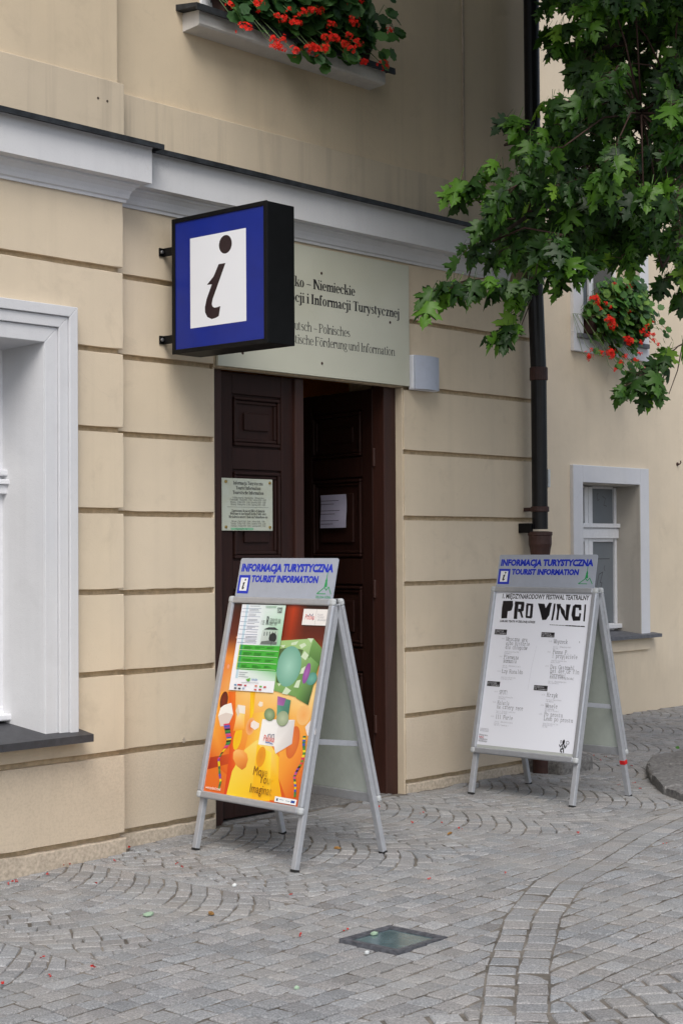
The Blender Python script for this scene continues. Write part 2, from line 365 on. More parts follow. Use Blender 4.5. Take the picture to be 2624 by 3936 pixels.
class Serif:
    """book face drawn from stems, hairlines, bowls and serifs; x height .46, cap height .67"""
    def __init__(f, s=.115, h=.032, sw=.05, cond=1.0):
        f.s, f.h, f.sw, f.cond = s, h, sw, cond; f.cache = {}
    def glyph(f, ch):
        if ch in f.cache: return f.cache[ch]
        S, H, W = f.s, f.h, f.sw; P = []
        XH, CH, DE = .46, .67, -.20
        def rect(x0, y0, x1, y1): P.append([(x0, y0), (x1, y0), (x1, y1), (x0, y1)])
        def stem(x, y0, y1, w=S): rect(x, y0, x+w, y1)
        def ser(x, y, w=None, l=1, r=1):     # slab at the foot/head of a stem starting at x
            rect(x-W*l, y, x+(w or S)+W*r, y+H)
        def lser(x, y): P.append([(x-W, y-H*1.2), (x, y-H*1.6), (x+.01, y), (x-W, y-H*.2)])
        def bowl(cx, cy, rx, ry, a0, a1, s=None, n=12):
            s = s or S
            for i in range(n):
                t0, t1 = R(a0+(a1-a0)*i/n), R(a0+(a1-a0)*(i+1)/n)
                P.append([(cx+rx*math.cos(t0), cy+ry*math.sin(t0)), (cx+rx*math.cos(t1), cy+ry*math.sin(t1)),
                          (cx+(rx-s)*math.cos(t1), cy+(ry-H)*math.sin(t1)), (cx+(rx-s)*math.cos(t0), cy+(ry-H)*math.sin(t0))])
        def dot(cx, cy, r): P.append([(cx+r*math.cos(k*.7854), cy+r*math.sin(k*.7854)) for k in range(8)])
        def diag(x0, y0, x1, y1, w): P.append([(x0, y0), (x0+w, y0), (x1+w, y1), (x1, y1)])
        def arch(x, wd):                     # shoulder from a stem at x to a stem ending at x+wd
            bowl(x+S+(wd-S)/2-.01, XH-.15, (wd-S)/2+.01, .16, 0, 165); 
        o = W+.01
        if ch in 'oöó':
            bowl(o+.16, .23, .20, .245, 0, 360, n=20); w = .40+o*.4
            if ch == 'ö': dot(o+.07, .60, .05); dot(o+.25, .60, .05)
            if ch == 'ó': diag(o+.13, .53, o+.22, .68, .06)
        elif ch == 'c' or ch == 'e' or ch == 'ę':
            bowl(o+.16, .23, .20, .245, 40 if ch == 'c' else 0, 320, n=16); w = .40
            if ch != 'c': rect(o+.05, .235, o+.34, .235+H)
            else: dot(o+.29, .36, S*.5)
            if ch == 'ę': diag(o+.22, -.12, o+.26, .03, .05)
        elif ch in 'aą':
            bowl(o+.13, .30, .15, .165, 0, 160); stem(o+.16, .06, .32); bowl(o+.14, .13, .16, .14, 80, 350)
            rect(o+.16+S*.4, 0, o+.16+S+.06, H*1.4); w = .40
            if ch == 'ą': diag(o+.24, -.12, o+.28, .03, .05)
        elif ch in 'bdpqgh':
            if ch in 'bh': stem(o, 0, .70); lser(o, .70)
            if ch == 'd': stem(o+.24, 0, .70); lser(o+.24, .70); rect(o+.24, 0, o+.24+S+W, H)
            if ch == 'p': stem(o, DE, XH); lser(o, XH); ser(o, DE)
            if ch == 'q': stem(o+.24, DE, XH); ser(o+.24, DE)
            if ch in 'bp': bowl(o+.17, .23, .20, .245, -150, 150, n=16)
            if ch in 'dq': bowl(o+.18, .23, .20, .245, 30, 330, n=16)
            w = .42+S*.2
            if ch == 'h': ser(o, 0); arch(o, .38); stem(o+.38-S, 0, XH-.14); ser(o+.38-S, 0); w = .46
            if ch == 'g':
                bowl(o+.15, .30, .17, .17, 0, 360, n=14); bowl(o+.17, -.07, .19, .125, 0, 360, n=14, s=S*.7); rect(o+.05, .06, o+.27, .06+H*1.6); rect(o+.28, .38, o+.36, .38+H*1.5); w = .38
        elif ch in 'iíjl1ł':
            if ch in 'lł': stem(o, 0, .70); lser(o, .70); ser(o, 0)
            elif ch == '1': stem(o+.05, 0, .65); diag(o-.02, .52, o+.06, .64, .06); ser(o+.05, 0)
            else:
                stem(o, 0 if ch != 'j' else -.12, XH); lser(o, XH); dot(o+S/2, .61, .062)
                if ch == 'j': bowl(o-.03, -.10, S+.03, .12, -140, 0)
                else: ser(o, 0)
            if ch == 'ł': diag(o-.06, .30, o+S, .42, .06)
            w = S+W*1.7 if ch != '1' else .36
        elif ch in 'mnńru':
            if ch == 'u':
                stem(o, .12, XH); lser(o, XH); bowl(o+.17, .15, .17, .16, 180, 345); stem(o+.25, 0, XH); lser(o+.25, XH); rect(o+.25, 0, o+.25+S+W, H); w = .25+S+W*1.8
            else:
                stem(o, 0, XH); lser(o, XH); ser(o, 0); w = .44
                if ch in 'nńm': arch(o, .37); stem(o+.37-S, 0, XH-.14); ser(o+.37-S, 0)
                if ch == 'ń': diag(o+.14, .53, o+.22, .68, .06)
                if ch == 'm': arch(o+.37-S, .37); stem(o+.74-2*S, 0, XH-.14); ser(o+.74-2*S, 0); w = .80-S
                if ch == 'r': bowl(o+S+.10, XH-.13, .13, .14, 60, 170); dot(o+S+.15, XH-.08, .06); w = .33
        elif ch in 'sś':
            bowl(o+.12, .345, .145, .12, 30, 250, s=S*.75); bowl(o+.12, .12, .155, .125, -150, 70, s=S*.75); diag(o+.03, .33, o+.15, .16, S*.95); w = .33
            if ch == 'ś': diag(o+.1, .53, o+.18, .68, .06)
        elif ch in 'tf':
            if ch == 't': stem(o, .06, .58); bowl(o+.11, .09, .11, .10, 180, 330); rect(o-W, XH-H, o+S+.09, XH); w = .29
            else: stem(o, 0, .58); ser(o, 0); bowl(o+.13, .57, .13, .13, 40, 180); rect(o-W, XH-H, o+S+.08, XH); dot(o+.2, .64, .055); w = .29
        elif ch in 'vwyk':
            if ch in 'vy':
                diag(o+.12, 0, o-.02, XH, S*1.05); diag(o+.16, 0, o+.29, XH, H*1.5); rect(o-W, XH-H, o+S+.03, XH); rect(o+.22, XH-H, o+.38, XH); w = .42
                if ch == 'y': diag(o+.06, DE, o+.16, .03, H*1.6); dot(o+.04, DE+.04, .055)
            if ch == 'w':
                for q in (0, .25): diag(o+.11+q, 0, o-.02+q, XH, S); diag(o+.15+q, 0, o+.25+q, XH, H*1.5)
                rect(o-W, XH-H, o+S+.03, XH); rect(o+.42, XH-H, o+.58, XH); w = .63
            if ch == 'k':
                stem(o, 0, .70); lser(o, .70); ser(o, 0); diag(o+S*.8, .18, o+.30, XH, H*1.7); diag(o+.27, 0, o+.15, .27, S); rect(o+.20, 0, o+.27+S+.04, H); rect(o+.20, XH-H, o+.40, XH); w = .45
        elif ch in 'zżź':
            rect(o, 0, o+.30, H*1.6); rect(o, XH-H*1.6, o+.30, XH); diag(o, 0, o+.30-S*1.1, XH, S*1.1); rect(o, XH-.10, o+H, XH); rect(o+.30-H, 0, o+.30, .11); w = .37
            if ch == 'ż': dot(o+.15, .6, .05)
        elif ch in 'ITPFDRLEBKNMWZCGSOŁÖŚÓUA':
            w = .55
            if ch not in 'CGSOÖŚÓAWZTIU': stem(o, 0, CH, S*1.1); ser(o, 0, S*1.1); ser(o, CH-H, S*1.1)
            if ch == 'I': stem(o, 0, CH, S*1.15); ser(o, 0, S*1.15); ser(o, CH-H, S*1.15); w = S*1.15+W*2.6
            if ch == 'T': stem(o+.17, 0, CH, S*1.1); ser(o+.17, 0, S*1.1); rect(o-.02, CH-H*1.3, o+.48, CH); rect(o-.02, CH-.16, o-.02+H, CH); rect(o+.48-H, CH-.16, o+.48, CH); w = .52
            if ch in 'PRB': bowl(o+.18, CH-.17, .24, .175, -100, 100); rect(o, CH-H, o+.2, CH); rect(o, CH-.345, o+.2, CH-.345+H); w = .50
            if ch == 'R': diag(o+.36, 0, o+.18, .34, S*1.1); rect(o+.36, 0, o+.56, H); w = .60
            if ch == 'B': bowl(o+.18, .16, .26, .175, -90, 90)
            if ch in 'FE': rect(o, CH-H*1.3, o+.42, CH); rect(o+.42-H, CH-.17, o+.42, CH); rect(o, .34, o+.30, .34+H); rect(o+.28, .25, o+.28+H, .45); w = .50
            if ch in 'EL' or ch == 'Ł': rect(o, 0, o+.42, H*1.3); rect(o+.42-H, 0, o+.42, .17); w = .5
            if ch == 'Ł': diag(o-.06, .28, o+.24, .46, .06)
            if ch == 'D': bowl(o+.16, CH/2, .36, CH/2, -95, 95, n=16); w = .62
            if ch == 'N': diag(o+.42, 0, o+.02, CH, S*1.2); stem(o+.46, 0, CH, H*1.3); ser(o+.46, CH-H, H*1.3); w = .62
            if ch == 'M': diag(o+.28, 0, o+.03, CH, S); diag(o+.30, 0, o+.52, CH, H*1.3); stem(o+.52, 0, CH, S*1.1); ser(o+.52, 0); ser(o+.52, CH-H); w = .76
            if ch == 'K': diag(o+S, .28, o+.38, CH, H*1.7); diag(o+.36, 0, o+.18, .38, S*1.1); rect(o+.32, 0, o+.56, H); rect(o+.28, CH-H, o+.50, CH); w = .60
            if ch in 'CGOÖÓ':
                full = ch in 'OÖÓ'; bowl(o+.25, CH/2, .29, CH/2+.01, 0 if full else 40, 360 if full else 320, n=20); w = .58
                if not full: rect(o+.48, CH-.18, o+.48+H, CH); 
                if ch == 'G': stem(o+.40, .06, .30); rect(o+.33, .28, o+.40+S+W, .28+H)
                if ch == 'Ö': dot(o+.15, .8, .05); dot(o+.35, .8, .05)
                if ch == 'Ó': diag(o+.2, .72, o+.3, .86, .07)
            if ch in 'SŚ': bowl(o+.19, CH-.17, .20, .175, 30, 250); bowl(o+.19, .17, .22, .175, -150, 70); diag(o+.05, .46, o+.22, .23, S); w = .46
            if ch == 'Z': rect(o, 0, o+.44, H*1.5); rect(o, CH-H*1.5, o+.44, CH); diag(o, 0, o+.44-S*1.2, CH, S*1.2); rect(o, CH-.15, o+H, CH); rect(o+.44-H, 0, o+.44, .16); w = .52
            if ch == 'W':
                for q in (0, .28): diag(o+.13+q, 0, o-.02+q, CH, S*1.05); diag(o+.18+q, 0, o+.30+q, CH, H*1.5)
                rect(o-W, CH-H, o+.14, CH); rect(o+.50, CH-H, o+.66, CH); w = .70
            if ch == 'U': stem(o, .16, CH); ser(o, CH-H); bowl(o+.22, .18, .22, .19, 180, 360); stem(o+.44-H*1.5, .16, CH, H*1.5); ser(o+.42, CH-H, H); w = .56
            if ch == 'A': diag(o+.34, 0, o+.18, CH, S*1.1); diag(o-.02, 0, o+.20, CH, H*1.4); rect(o+.08, .2, o+.36, .2+H); rect(o-.06, 0, o+.10, H); rect(o+.28, 0, o+.52, H); w = .56
        elif ch in '–-': rect(o, .21, o+(.38 if ch == '–' else .2), .21+H*1.4); w = .44 if ch == '–' else .3
        elif ch == '!': stem(o, .2, .68); dot(o+S/2, .06, .06); w = S+.12
        elif ch in '.,': dot(o+.03, .05, .06); w = .2
        elif ch == '/': diag(o, -.05, o+.2, .7, .04); w = .34
        elif ch == ':': dot(o+.03, .07, .06); dot(o+.03, .36, .06); w = .2
        elif ch in '0689': bowl(o+.15, .33, .19, .34, 0, 360, n=16); w = .40; (ch != '0') and rect(o+.02, .32, o+.3, .32+H)
        elif ch == '7': rect(o, .62, o+.32, .67); diag(o+.08, 0, o+.26, .62, S*.8); w = .40
        elif ch in '235': bowl(o+.13, .48, .17, .18, -60, 170); bowl(o+.13, .17, .18, .18, -160, 80); w = .38
        elif ch == '4': stem(o+.2, 0, .67); rect(o, .18, o+.38, .18+H*1.5); diag(o, .2, o+.2, .67, H*1.5); w = .42
        else: w = .19
        f.cache[ch] = (P, w); return f.cache[ch]
    def line(f, s, mono=None):
        x = 0; vs = []; fs = []
        for ch in s:
            P, w = f.glyph(ch)
            off = x if mono is None else x+(mono-w)/2
            for poly in P:
                b = len(vs); vs += [((p[0]+off)*f.cond, p[1]) for p in poly]; fs.append(tuple(range(b, b+len(poly))))
            x += w if mono is None else mono
        return vs, fs, x*f.cond

class Sheet:
    """flat print: shapes in sheet coordinates (a right, b up, metres), stacked in hair-thin layers"""
    def __init__(s): s.it = []; s.lay = 0
    def poly(s, pts, c, lay=None):
        s.lay += 1; s.it.append(([tuple(p) for p in pts], [tuple(range(len(pts)))], c if isinstance(c, list) else [c]*len(pts), s.lay if lay is None else lay)); return s
    def rect(s, a0, b0, a1, b1, c, lay=None): return s.poly([(a0, b0), (a1, b0), (a1, b1), (a0, b1)], c, lay)
    def ell(s, a, b, ra, rb, c, rot=0, n=20, c2=None, lay=None):
        cr, sr = math.cos(R(rot)), math.sin(R(rot)); pts = []
        for k in range(n):
            t = 2*math.pi*k/n; x, y = ra*math.cos(t), rb*math.sin(t); pts.append((a+x*cr-y*sr, b+x*sr+y*cr))
        if c2 is None: return s.poly(pts, c, lay)
        s.lay += 1
        s.it.append((pts+[(a, b)], [(k, (k+1) % n, n) for k in range(n)], [c]*n+[c2], s.lay)); return s
    def stroke(s, pts, w, c):
        for p, q in zip(pts, pts[1:]):
            d = Vector(q)-Vector(p); l = d.length or 1; nx, ny = -d.y/l*w/2, d.x/l*w/2; ex, ey = d.x/l*w*.3, d.y/l*w*.3
            s.poly([(p[0]+nx-ex, p[1]+ny-ey), (p[0]-nx-ex, p[1]-ny-ey), (q[0]-nx+ex, q[1]-ny+ey), (q[0]+nx+ex, q[1]+ny+ey)], c)
        return s
    def text(s, t, a, b, size, c, font=None, bold=0., align='l', xs=1., shear=0., width=None, mono=None, fade=None):
        vs, fs, w = font.line(t, mono) if font else sans(t, bold)
        k = size
        if width: xs = width/(w*k)
        off = 0 if align == 'l' else (-w*k*xs/2 if align == 'c' else -w*k*xs)
        pts = [(a+off+(x+shear*y)*k*xs, b+y*k) for x, y in vs]
        cc = [c]*len(pts) if fade is None else [tuple(u+(v-u)*min(1, max(0, (p[0]-fade[1])/(fade[2]-fade[1]))) for u, v in zip(c, fade[0])) for p in pts]
        s.it.append((pts, fs, cc, s.lay+1)); return s
    def build(s, name, mat, put, parent, step=.00004, **kw):
        m = MB()
        for pts, fs, cs, lay in s.it:
            b = len(m.v); m.v += [tuple(put(p[0], p[1], lay*step)) for p in pts]; m.f += [tuple(b+i for i in f) for f in fs]; m.c += cs
        return m.build(name, mat, parent, tones=True, **kw)
BOOK = Serif(.135, .036, .05, .80)
BOOK_L = Serif(.085, .030, .05, .74)
TYPE = Serif(.055, .045, .06, 1.0)
# ------------------------------------------------------------------ the house with the tourist office
RESS, XR = -.08, -.706           # front plane and right end of the projecting bay on the left
X_END = 3.04                    # right corner of the house
DX0, DX1, DZ = 0.0, 1.612, 2.49 # door opening
house = thing('town_house', (0, .4, 0), 'cream rendered house with grooved ground floor, white cornice and brown double door', 'building')
GR = [.062, .467, .872, 1.279, 1.685, 2.093, 2.492, 2.906]; GH = .0145
Z_TOP = 3.262
# wall core (the bottom of the grooves)
m = MB()
DH = 2.565
m.box((XR, .03, -.3), (DX0, .45, DH)); m.box((DX1, .03, -.3), (X_END, .45, DH)); m.box((XR, .03, DH), (X_END, .45, 3.6))
wall = m.build('wall', 'groove_plaster', house)
bayw = MB()
WX0, WX1, WZ0, WZ1 = -2.36, -1.222, .60, 2.505     # window opening in the bay
bayw.box((-3.3, RESS+.03, -.3), (WX0, .45, 3.6)).box((WX1, RESS+.03, -.3), (XR-.03, .45, 3.6))
bayw.box((WX0, RESS+.03, -.3), (WX1, .45, WZ0)).box((WX0, RESS+.03, WZ1), (WX1, .45, 3.6))
bay = bayw.build('bay_wall', 'groove_plaster', house)
def course(poly, y, mat, parent, d=.034, bev=.004):
    # a plaster course: its long edges wander a little as hand-run plaster does
    pts = []
    for i, p in enumerate(poly):
        q = poly[(i+1) % len(poly)]; n = max(1, int(math.hypot(q[0]-p[0], q[1]-p[1])/.07))
        for k in range(n):
            t = k/n; j = .0011 if k else 0
            pts.append((p[0]+(q[0]-p[0])*t+random.uniform(-j, j), p[1]+(q[1]-p[1])*t+random.uniform(-j, j)))
    return MB().prism(pts, y, y+d, WY, bev).build('course', mat, parent)
def rc(x0, z0, x1, z1): return [(x0, z0), (x1, z0), (x1, z1), (x0, z1)]
for i, g in enumerate(GR):
    z0 = g+GH; z1 = (GR[i+1]-GH) if i+1 < len(GR) else Z_TOP
    mt = 'sandy_plaster' if i == 0 else 'cream_plaster'
    if z0 < DZ+.05:
        course(rc(XR+.005, z0, DX0, z1), 0, mt, wall); course(rc(DX1, z0, X_END, z1), 0, mt, wall)
    else:
        course(rc(XR+.005, z0, X_END, z1), 0, mt, wall)
    d = .034; z0 += .011*(i > 0); z1 += .011*(i+1 < len(GR))
    if i == 0: course(rc(-3.3, z0, XR, z1), RESS, mt, bay, d)
    elif i == 1: course([(-3.3, z0), (XR, z0), (XR, z1), (-1.034, z1), (-1.034, .57), (-2.56, .57), (-2.56, z1), (-3.3, z1)], RESS, mt, bay, d)
    elif z0 < 2.4:
        course(rc(-1.034, z0, XR, z1), RESS, mt, bay, d); course(rc(-3.3, z0, -2.56, z1), RESS, mt, bay, d)
    elif i == 6: course([(-3.3, z0), (-2.56, z0), (-2.56, 2.685), (-1.034, 2.685), (-1.034, z0), (XR, z0), (XR, z1), (-3.3, z1)], RESS, mt, bay, d)
    else: course(rc(-3.3, z0, XR, z1), RESS, mt, bay, d)
# right return of the bay so that its side is closed
MB().box((XR-.0305, RESS+.035, -.3), (XR-.004, .0295, 3.6)).build('bay_return', 'groove_plaster', house)
# door reveal: smooth plaster
MB().box((DX1-.012, .006, -.1), (DX1-.001, .16, DZ-.002), .003).build('door_reveal', 'cream_plaster', house)
MB().box((DX0+.001, .006, -.1), (DX0+.011, .16, DZ-.002), .003).build('door_reveal', 'cream_plaster', house)
MB().box((DX0+.001, .002, DZ-.001), (DX1-.001, .054, 2.9)).build('door_lintel', 'groove_plaster', house)
# plinth
def plinth(x0, x1, y):
    n = max(2, int((x1-x0)/.06)); poly = [(x0+(x1-x0)*k/n, .049+random.uniform(-.003, .003)) for k in range(n+1)]
    return MB().prism([(x0, -.3), (x1, -.3)]+poly[::-1], y, .4, WY, .006).build('plinth', 'plinth_stone', house)
plinth(XR+.0, DX0-.002, -.006); plinth(DX1+.002, X_END, -.006); plinth(-3.3, XR+.006, RESS-.008)
# cornice: cavetto bed mould, corona, dark metal capping; broken forward over the bay, notched round the drainpipe
PROF = [(0, 3.262), (.012, 3.262), (.012, 3.276), (.022, 3.282), (.026, 3.300), (.034, 3.320), (.050, 3.338), (.062, 3.345), (.062, 3.356),
        (.105, 3.362), (.105, 3.372), (.105, 3.535), (.108, 3.545), (0, 3.565)]
CAP = [(0, 3.566), (.140, 3.548), (.143, 3.536), (.150, 3.537), (.150, 3.562), (0, 3.592)]
def run(prof, x0, x1, y, ext0, ext1, name, mat, parent):
    """moulding run along x; ext: the profile returns round that end"""
    m = MB(); k = len(prof); L = [(x0-(p[0] if ext0 else 0), y-p[0], p[1]) for p in prof]; Rr = [(x1+(p[0] if ext1 else 0), y-p[0], p[1]) for p in prof]
    n = max(1, int((x1-x0)/.25)); rows = []
    for i in range(n+1):
        t = i/n; w = random.uniform(-.0012, .0012) if 0 < i < n else 0
        rows.append([(a[0]+(b[0]-a[0])*t, a[1]+(b[1]-a[1])*t, a[2]+(b[2]-a[2])*t+w) for a, b in zip(L, Rr)])
    vs = [v for r in rows for v in r]; fs = []
    for i in range(n):
        for j in range(k-1): fs.append((i*k+j, (i+1)*k+j, (i+1)*k+j+1, i*k+j+1))
    if ext1:
        b = len(vs); vs += [(x1, y+.02, p[1]) for p in prof]; vs += rows[-1]
        # return: sweeps from the front corner back to the wall
        e = len(vs); vs += [(x1+p[0], y+.09, p[1]) for p in prof]
        for j in range(k-1): fs.append((b+k+j, e+j, e+j+1, b+k+j+1))
        fs.append(tuple(e+j for j in range(k)))
    else: fs.append(tuple((n*k+j) for j in range(k)))
    fs.append(tuple(range(k))[::-1])
    return m.add(vs, fs).build(name, mat, parent)
cor = run(PROF, -3.3, XR, RESS, 0, 1, 'cornice', 'white_plaster', house)
run(CAP, -3.3, XR, RESS, 0, 1, 'capping', 'black_flashing', cor)
cor = run(PROF, XR+.02, 2.70, 0, 0, 0, 'cornice', 'white_plaster', house)
run(CAP, XR+.16, 2.70, 0, 0, 0, 'capping', 'black_flashing', cor)
cor = run(PROF, 2.93, X_END, 0, 0, 1, 'cornice', 'white_plaster', house)
run(CAP, 2.93, X_END, 0, 0, 1, 'capping', 'black_flashing', cor)
# dado band and upper wall
MB().box((XR+.02, .012, 3.58), (X_END, .3, 3.858), .004).build('dado_band', 'band_plaster', house)
MB().box((-3.3, RESS+.006, 3.58), (XR+.018, .3, 3.874), .004).build('dado_band', 'band_plaster', house)
UX0, UX1, UZ = -.06, 1.26, 4.42
up = MB().box((XR+.0, .034, 3.855), (X_END, .3, UZ)).box((XR+.0, .034, UZ), (UX0, .3, 6.2)).box((UX1, .034, UZ), (X_END, .3, 6.2)).box((UX0, .034, 6.05), (UX1, .3, 6.2))
up.build('upper_wall', 'upper_plaster', house)
MB().box((-3.3, RESS+.02, 3.87), (XR-.012, .3, 6.2), .006).build('upper_bay_wall', 'upper_plaster', house)
MB().box((2.268, .024, 3.86), (2.284, .036, 6.2), .003).build('wall_seam', 'seam_grey', house)
for px, pz in ((-.86, 3.768), (-.80, 3.764)):
    MB().lathe([(.007, RESS-.001+.006), (.007, RESS+.02)], (px, 0, pz), 8, 'y').build('fixing_hole', 'room_dark', house)
# roofless shell behind: party walls and floors so that no light leaks in
MB().box((-3.3, .451, -.3), (-3.0, 3.2, 6.2)).box((X_END-.3, .451, -.3), (X_END, 3.2, 6.2)).box((-3.0, 2.95, -.3), (X_END-.3, 3.2, 6.2)).build('rear_walls', 'ochre_room', house)
MB().box((-2.999, .451, -.12), (X_END-.301, 2.949, -.03)).build('room_floor', 'room_dark', house)
MB().box((-2.999, .451, 3.0), (X_END-.301, 2.949, 3.15)).box((-3.3, .301, 6.2), (X_END, 3.2, 6.3)).build('room_ceiling', 'ochre_room', house)
# chips in the plaster
for cx, cz, r in ((.455-.62+.0, .625, .022),):
    p = at_y(707, 2845, 0)
    MB().prism([(p.x-.010, p.z-.012), (p.x+.008, p.z-.014), (p.x+.013, p.z-.002), (p.x+.003, p.z+.016), (p.x-.009, p.z+.006)], -.0012, .004, WY).build('chip', 'plinth_stone', wall)

# ---- ground-floor window in the bay (only its right part shows)
win = MB()
def frame_ring(x0, z0, x1, z1, w, y0, y1, bev=.004, bottom=True):
    m = MB()
    m.box((x0, y0, z0), (x0+w, y1, z1), bev); m.box((x1-w, y0, z0), (x1, y1, z1), bev); m.box((x0+w, y0, z1-w), (x1-w, y1, z1), bev)
    if bottom: m.box((x0+w, y0, z0), (x1-w, y1, z0+w), bev)
    return m
def arch_piece(x0, x1, zt, w, y0, y1, zb):     # mitred three-sided architrave strip
    m = MB()
    for poly in ([(x0, zb), (x0+w, zb), (x0+w, zt-w), (x0, zt)], [(x1-w, zb), (x1, zb), (x1, zt), (x1-w, zt-w)], [(x0, zt), (x0+w, zt-w), (x1-w, zt-w), (x1, zt)]):
        m.prism(poly, y0, y1, WY, .003)
    return m
w_l = MB().box((WX0+.01, .17, .69), (WX0+.02, .2, .7))
sw = arch_piece(-2.56, -1.038, 2.688, .050, RESS-.052, RESS+.033, .606).build('window_surround', 'white_plaster', house)
arch_piece(-2.508, -1.090, 2.636, .054, RESS-.040, RESS+.033, .606).build('fascia', 'white_plaster', sw)
arch_piece(-2.452, -1.146, 2.580, .076, RESS-.028, RESS+.033, .606).build('fascia', 'white_plaster', sw)
# splayed reveal
YG = .185
rv = MB()
for xs, xe in ((WX1-.002, WX1-.052), (WX0+.002, WX0+.052)):
    s = 1 if xs > -1.8 else -1
    rv.prism([(xs, RESS-.02), (xe, YG), (xs+s*.02, YG), (xs+s*.02, RESS-.02)], .60, 2.52, lambda a, b, d: (a, b, d))
rv.prism([(RESS-.02, 2.503), (YG, 2.480), (YG, 2.53), (RESS-.02, 2.53)], WX0+.003, WX1-.003, lambda a, b, d: (d, a, b))
rv.build('reveal', 'white_plaster', sw)
wf = MB().box((-2.31, YG-.02, .69), (-2.25, YG+.05, 2.5), .006).box((-1.318, YG-.02, .69), (-1.257, YG+.05, 2.5), .006).box((-2.25, YG-.02, 2.44), (-1.318, YG+.05, 2.5), .006)
wf.box((-2.26, YG-.024, .69), (-1.262, YG+.04, .74), .006).box((-1.80, YG-.01, .74), (-1.74, YG+.04, 2.44), .006)
window = wf.build('window_frame', 'white_paint', house)
MB().box((-2.262, YG-.055, 1.865), (-1.249, YG+.03, 1.895), .006).box((-2.262, YG-.066, 1.822), (-1.245, YG+.03, 1.847), .005).box((-2.262, YG-.05, 1.775), (-1.247, YG+.03, 1.821), .006).build('transom', 'white_paint', window)
MB().box((-2.262, YG-.075, .672), (-1.225, YG+.03, .705), .008).build('weather_bar', 'white_paint', window)
for x0, x1 in ((-2.249, -1.801), (-1.739, -1.319)):
    for z0, z1 in ((.741, 1.774), (1.896, 2.439)):
        MB().box((x0, YG+.02, z0), (x1, YG+.026, z1)).build('pane', 'pane', window)
# dark stone sill with a slight fall
MB().prism([(RESS-.115, .568), (RESS-.115, .604), (YG+.02, .672), (YG+.02, .60)], -2.66, -.998, lambda a, b, d: (d, a, b), 0).build('window_sill', 'dark_sill', house)

# ---- upper window: sill, flashing, white reveal, dark panes
us = MB().prism([(.034, 4.285), (-.085, 4.295), (-.095, 4.305), (-.095, 4.375), (.034, 4.385)], -.185, 1.345, lambda a, b, d: (d, a, b)).build('upper_sill', 'grey_sill_plaster', house)
MB().prism([(.034, 4.387), (-.12, 4.378), (-.125, 4.358), (-.135, 4.360), (-.132, 4.396), (.034, 4.42)], -.235, 1.395, lambda a, b, d: (d, a, b)).build('sill_flashing', 'black_flashing', us)
uw = frame_ring(UX0, UZ, UX1, 6.05, .07, .02, .12).build('upper_window_frame', 'white_paint', house)
MB().box((.57, .04, UZ+.071), (.63, .12, 5.97), .004).build('mullion', 'white_paint', uw)
for x0, x1 in ((UX0+.071, .569), (.631, UX1-.071)):
    MB().box((x0, .09, UZ+.071), (x1, .096, 5.979)).build('pane', 'pane', uw)

# ---- double door: left leaf shut, right leaf folded in
df = MB().box((DX1-.125, .055, -.02), (DX1-.013, .155, DH-.006), .006)
df.build('door_post', 'frame_wood', house)
MB().box((DX0+.012, .055, -.02), (DX0+.112, .155, DH-.006), .006).build('door_post', 'frame_wood', house)
MB().box((DX0+.113, .058, DZ+.012), (DX1-.126, .155, DH-.006), .006).build('door_head', 'frame_wood', house)
def door_leaf(put, ax, w, h, name):
    """leaf in its own plane: a from hinge edge, b up, d into the leaf"""
    def bx(m, a0, b0, a1, b1, d0, d1, bev=.004):
        c = Vector(put((a0+a1)/2, (b0+b1)/2, (d0+d1)/2)); return m.obox(c, ax, ((a1-a0)/2, (d1-d0)/2, (b1-b0)/2), bev)
    m = MB(); bx(m, 0, 0, w, h, .012, .05)
    leaf = m.build(name, 'door_wood', house)
    st = .105
    for a0, a1 in ((0, st), (w-st, w)): bx(MB(), a0, 0, a1, h, -.004, .0115).build('stile', 'door_wood', leaf)
    rails = [0, .20, .42, .98, 1.10, 1.45, 1.58, 1.90, 2.01, h-.13, h]
    zs = [(0, .16), (.62, .74), (1.13, 1.30), (1.50, 1.565), (1.93, 2.03), (h-.11, h)]
    zs = [(0, .18), (.72, .86), (1.26, 1.42), (1.93, 2.05), (h-.12, h)]
    for z0, z1 in zs: bx(MB(), st+.001, z0, w-st-.001, z1, -.003, .0115).build('rail', 'door_wood', leaf)
    for (_, z0), (z1, _) in zip(zs, zs[1:]):
        a0, a1 = st+.012, w-st-.012
        m = MB()      # bolection moulding round the panel
        for q, dd in ((.0, -.010), (.022, .000)):
            for r4 in ((a0+q, z0+.012+q, a1-q, z0+.03+q), (a0+q, z1-.03-q, a1-q, z1-.012-q), (a0+q, z0+.031+q, a0+.018+q, z1-.031-q), (a1-.018-q, z0+.031+q, a1-q, z1-.031-q)):
                bx(m, *r4, dd, .0115, .006)
        m.build('moulding', 'door_wood', leaf)
        if z1-z0 > .2:
            bx(MB(), a0+.085, z0+.10, a1-.085, z1-.10, -.002, .0115, .010).build('raised_panel', 'door_wood', leaf)
    return leaf
AX = (Vector((1, 0, 0)), Vector((0, 1, 0)), Vector((0, 0, 1)))
lw = .60
dl = door_leaf(lambda a, b, d: (DX0+.114+a, .085+d, .015+b), AX, lw, 2.47, 'door_leaf')
MB().box((DX0+.116+lw-.01, .062, .015), (DX0+.114+lw+.065, .13, 2.487), .008).build('cover_strip', 'frame_wood', dl)
HX, HY, TH = DX1-.135, .150, R(101)
e1 = Vector((-math.cos(TH), math.sin(TH), 0)); e2 = Vector((e1.y, -e1.x, 0))     # e2 points away from the visible face
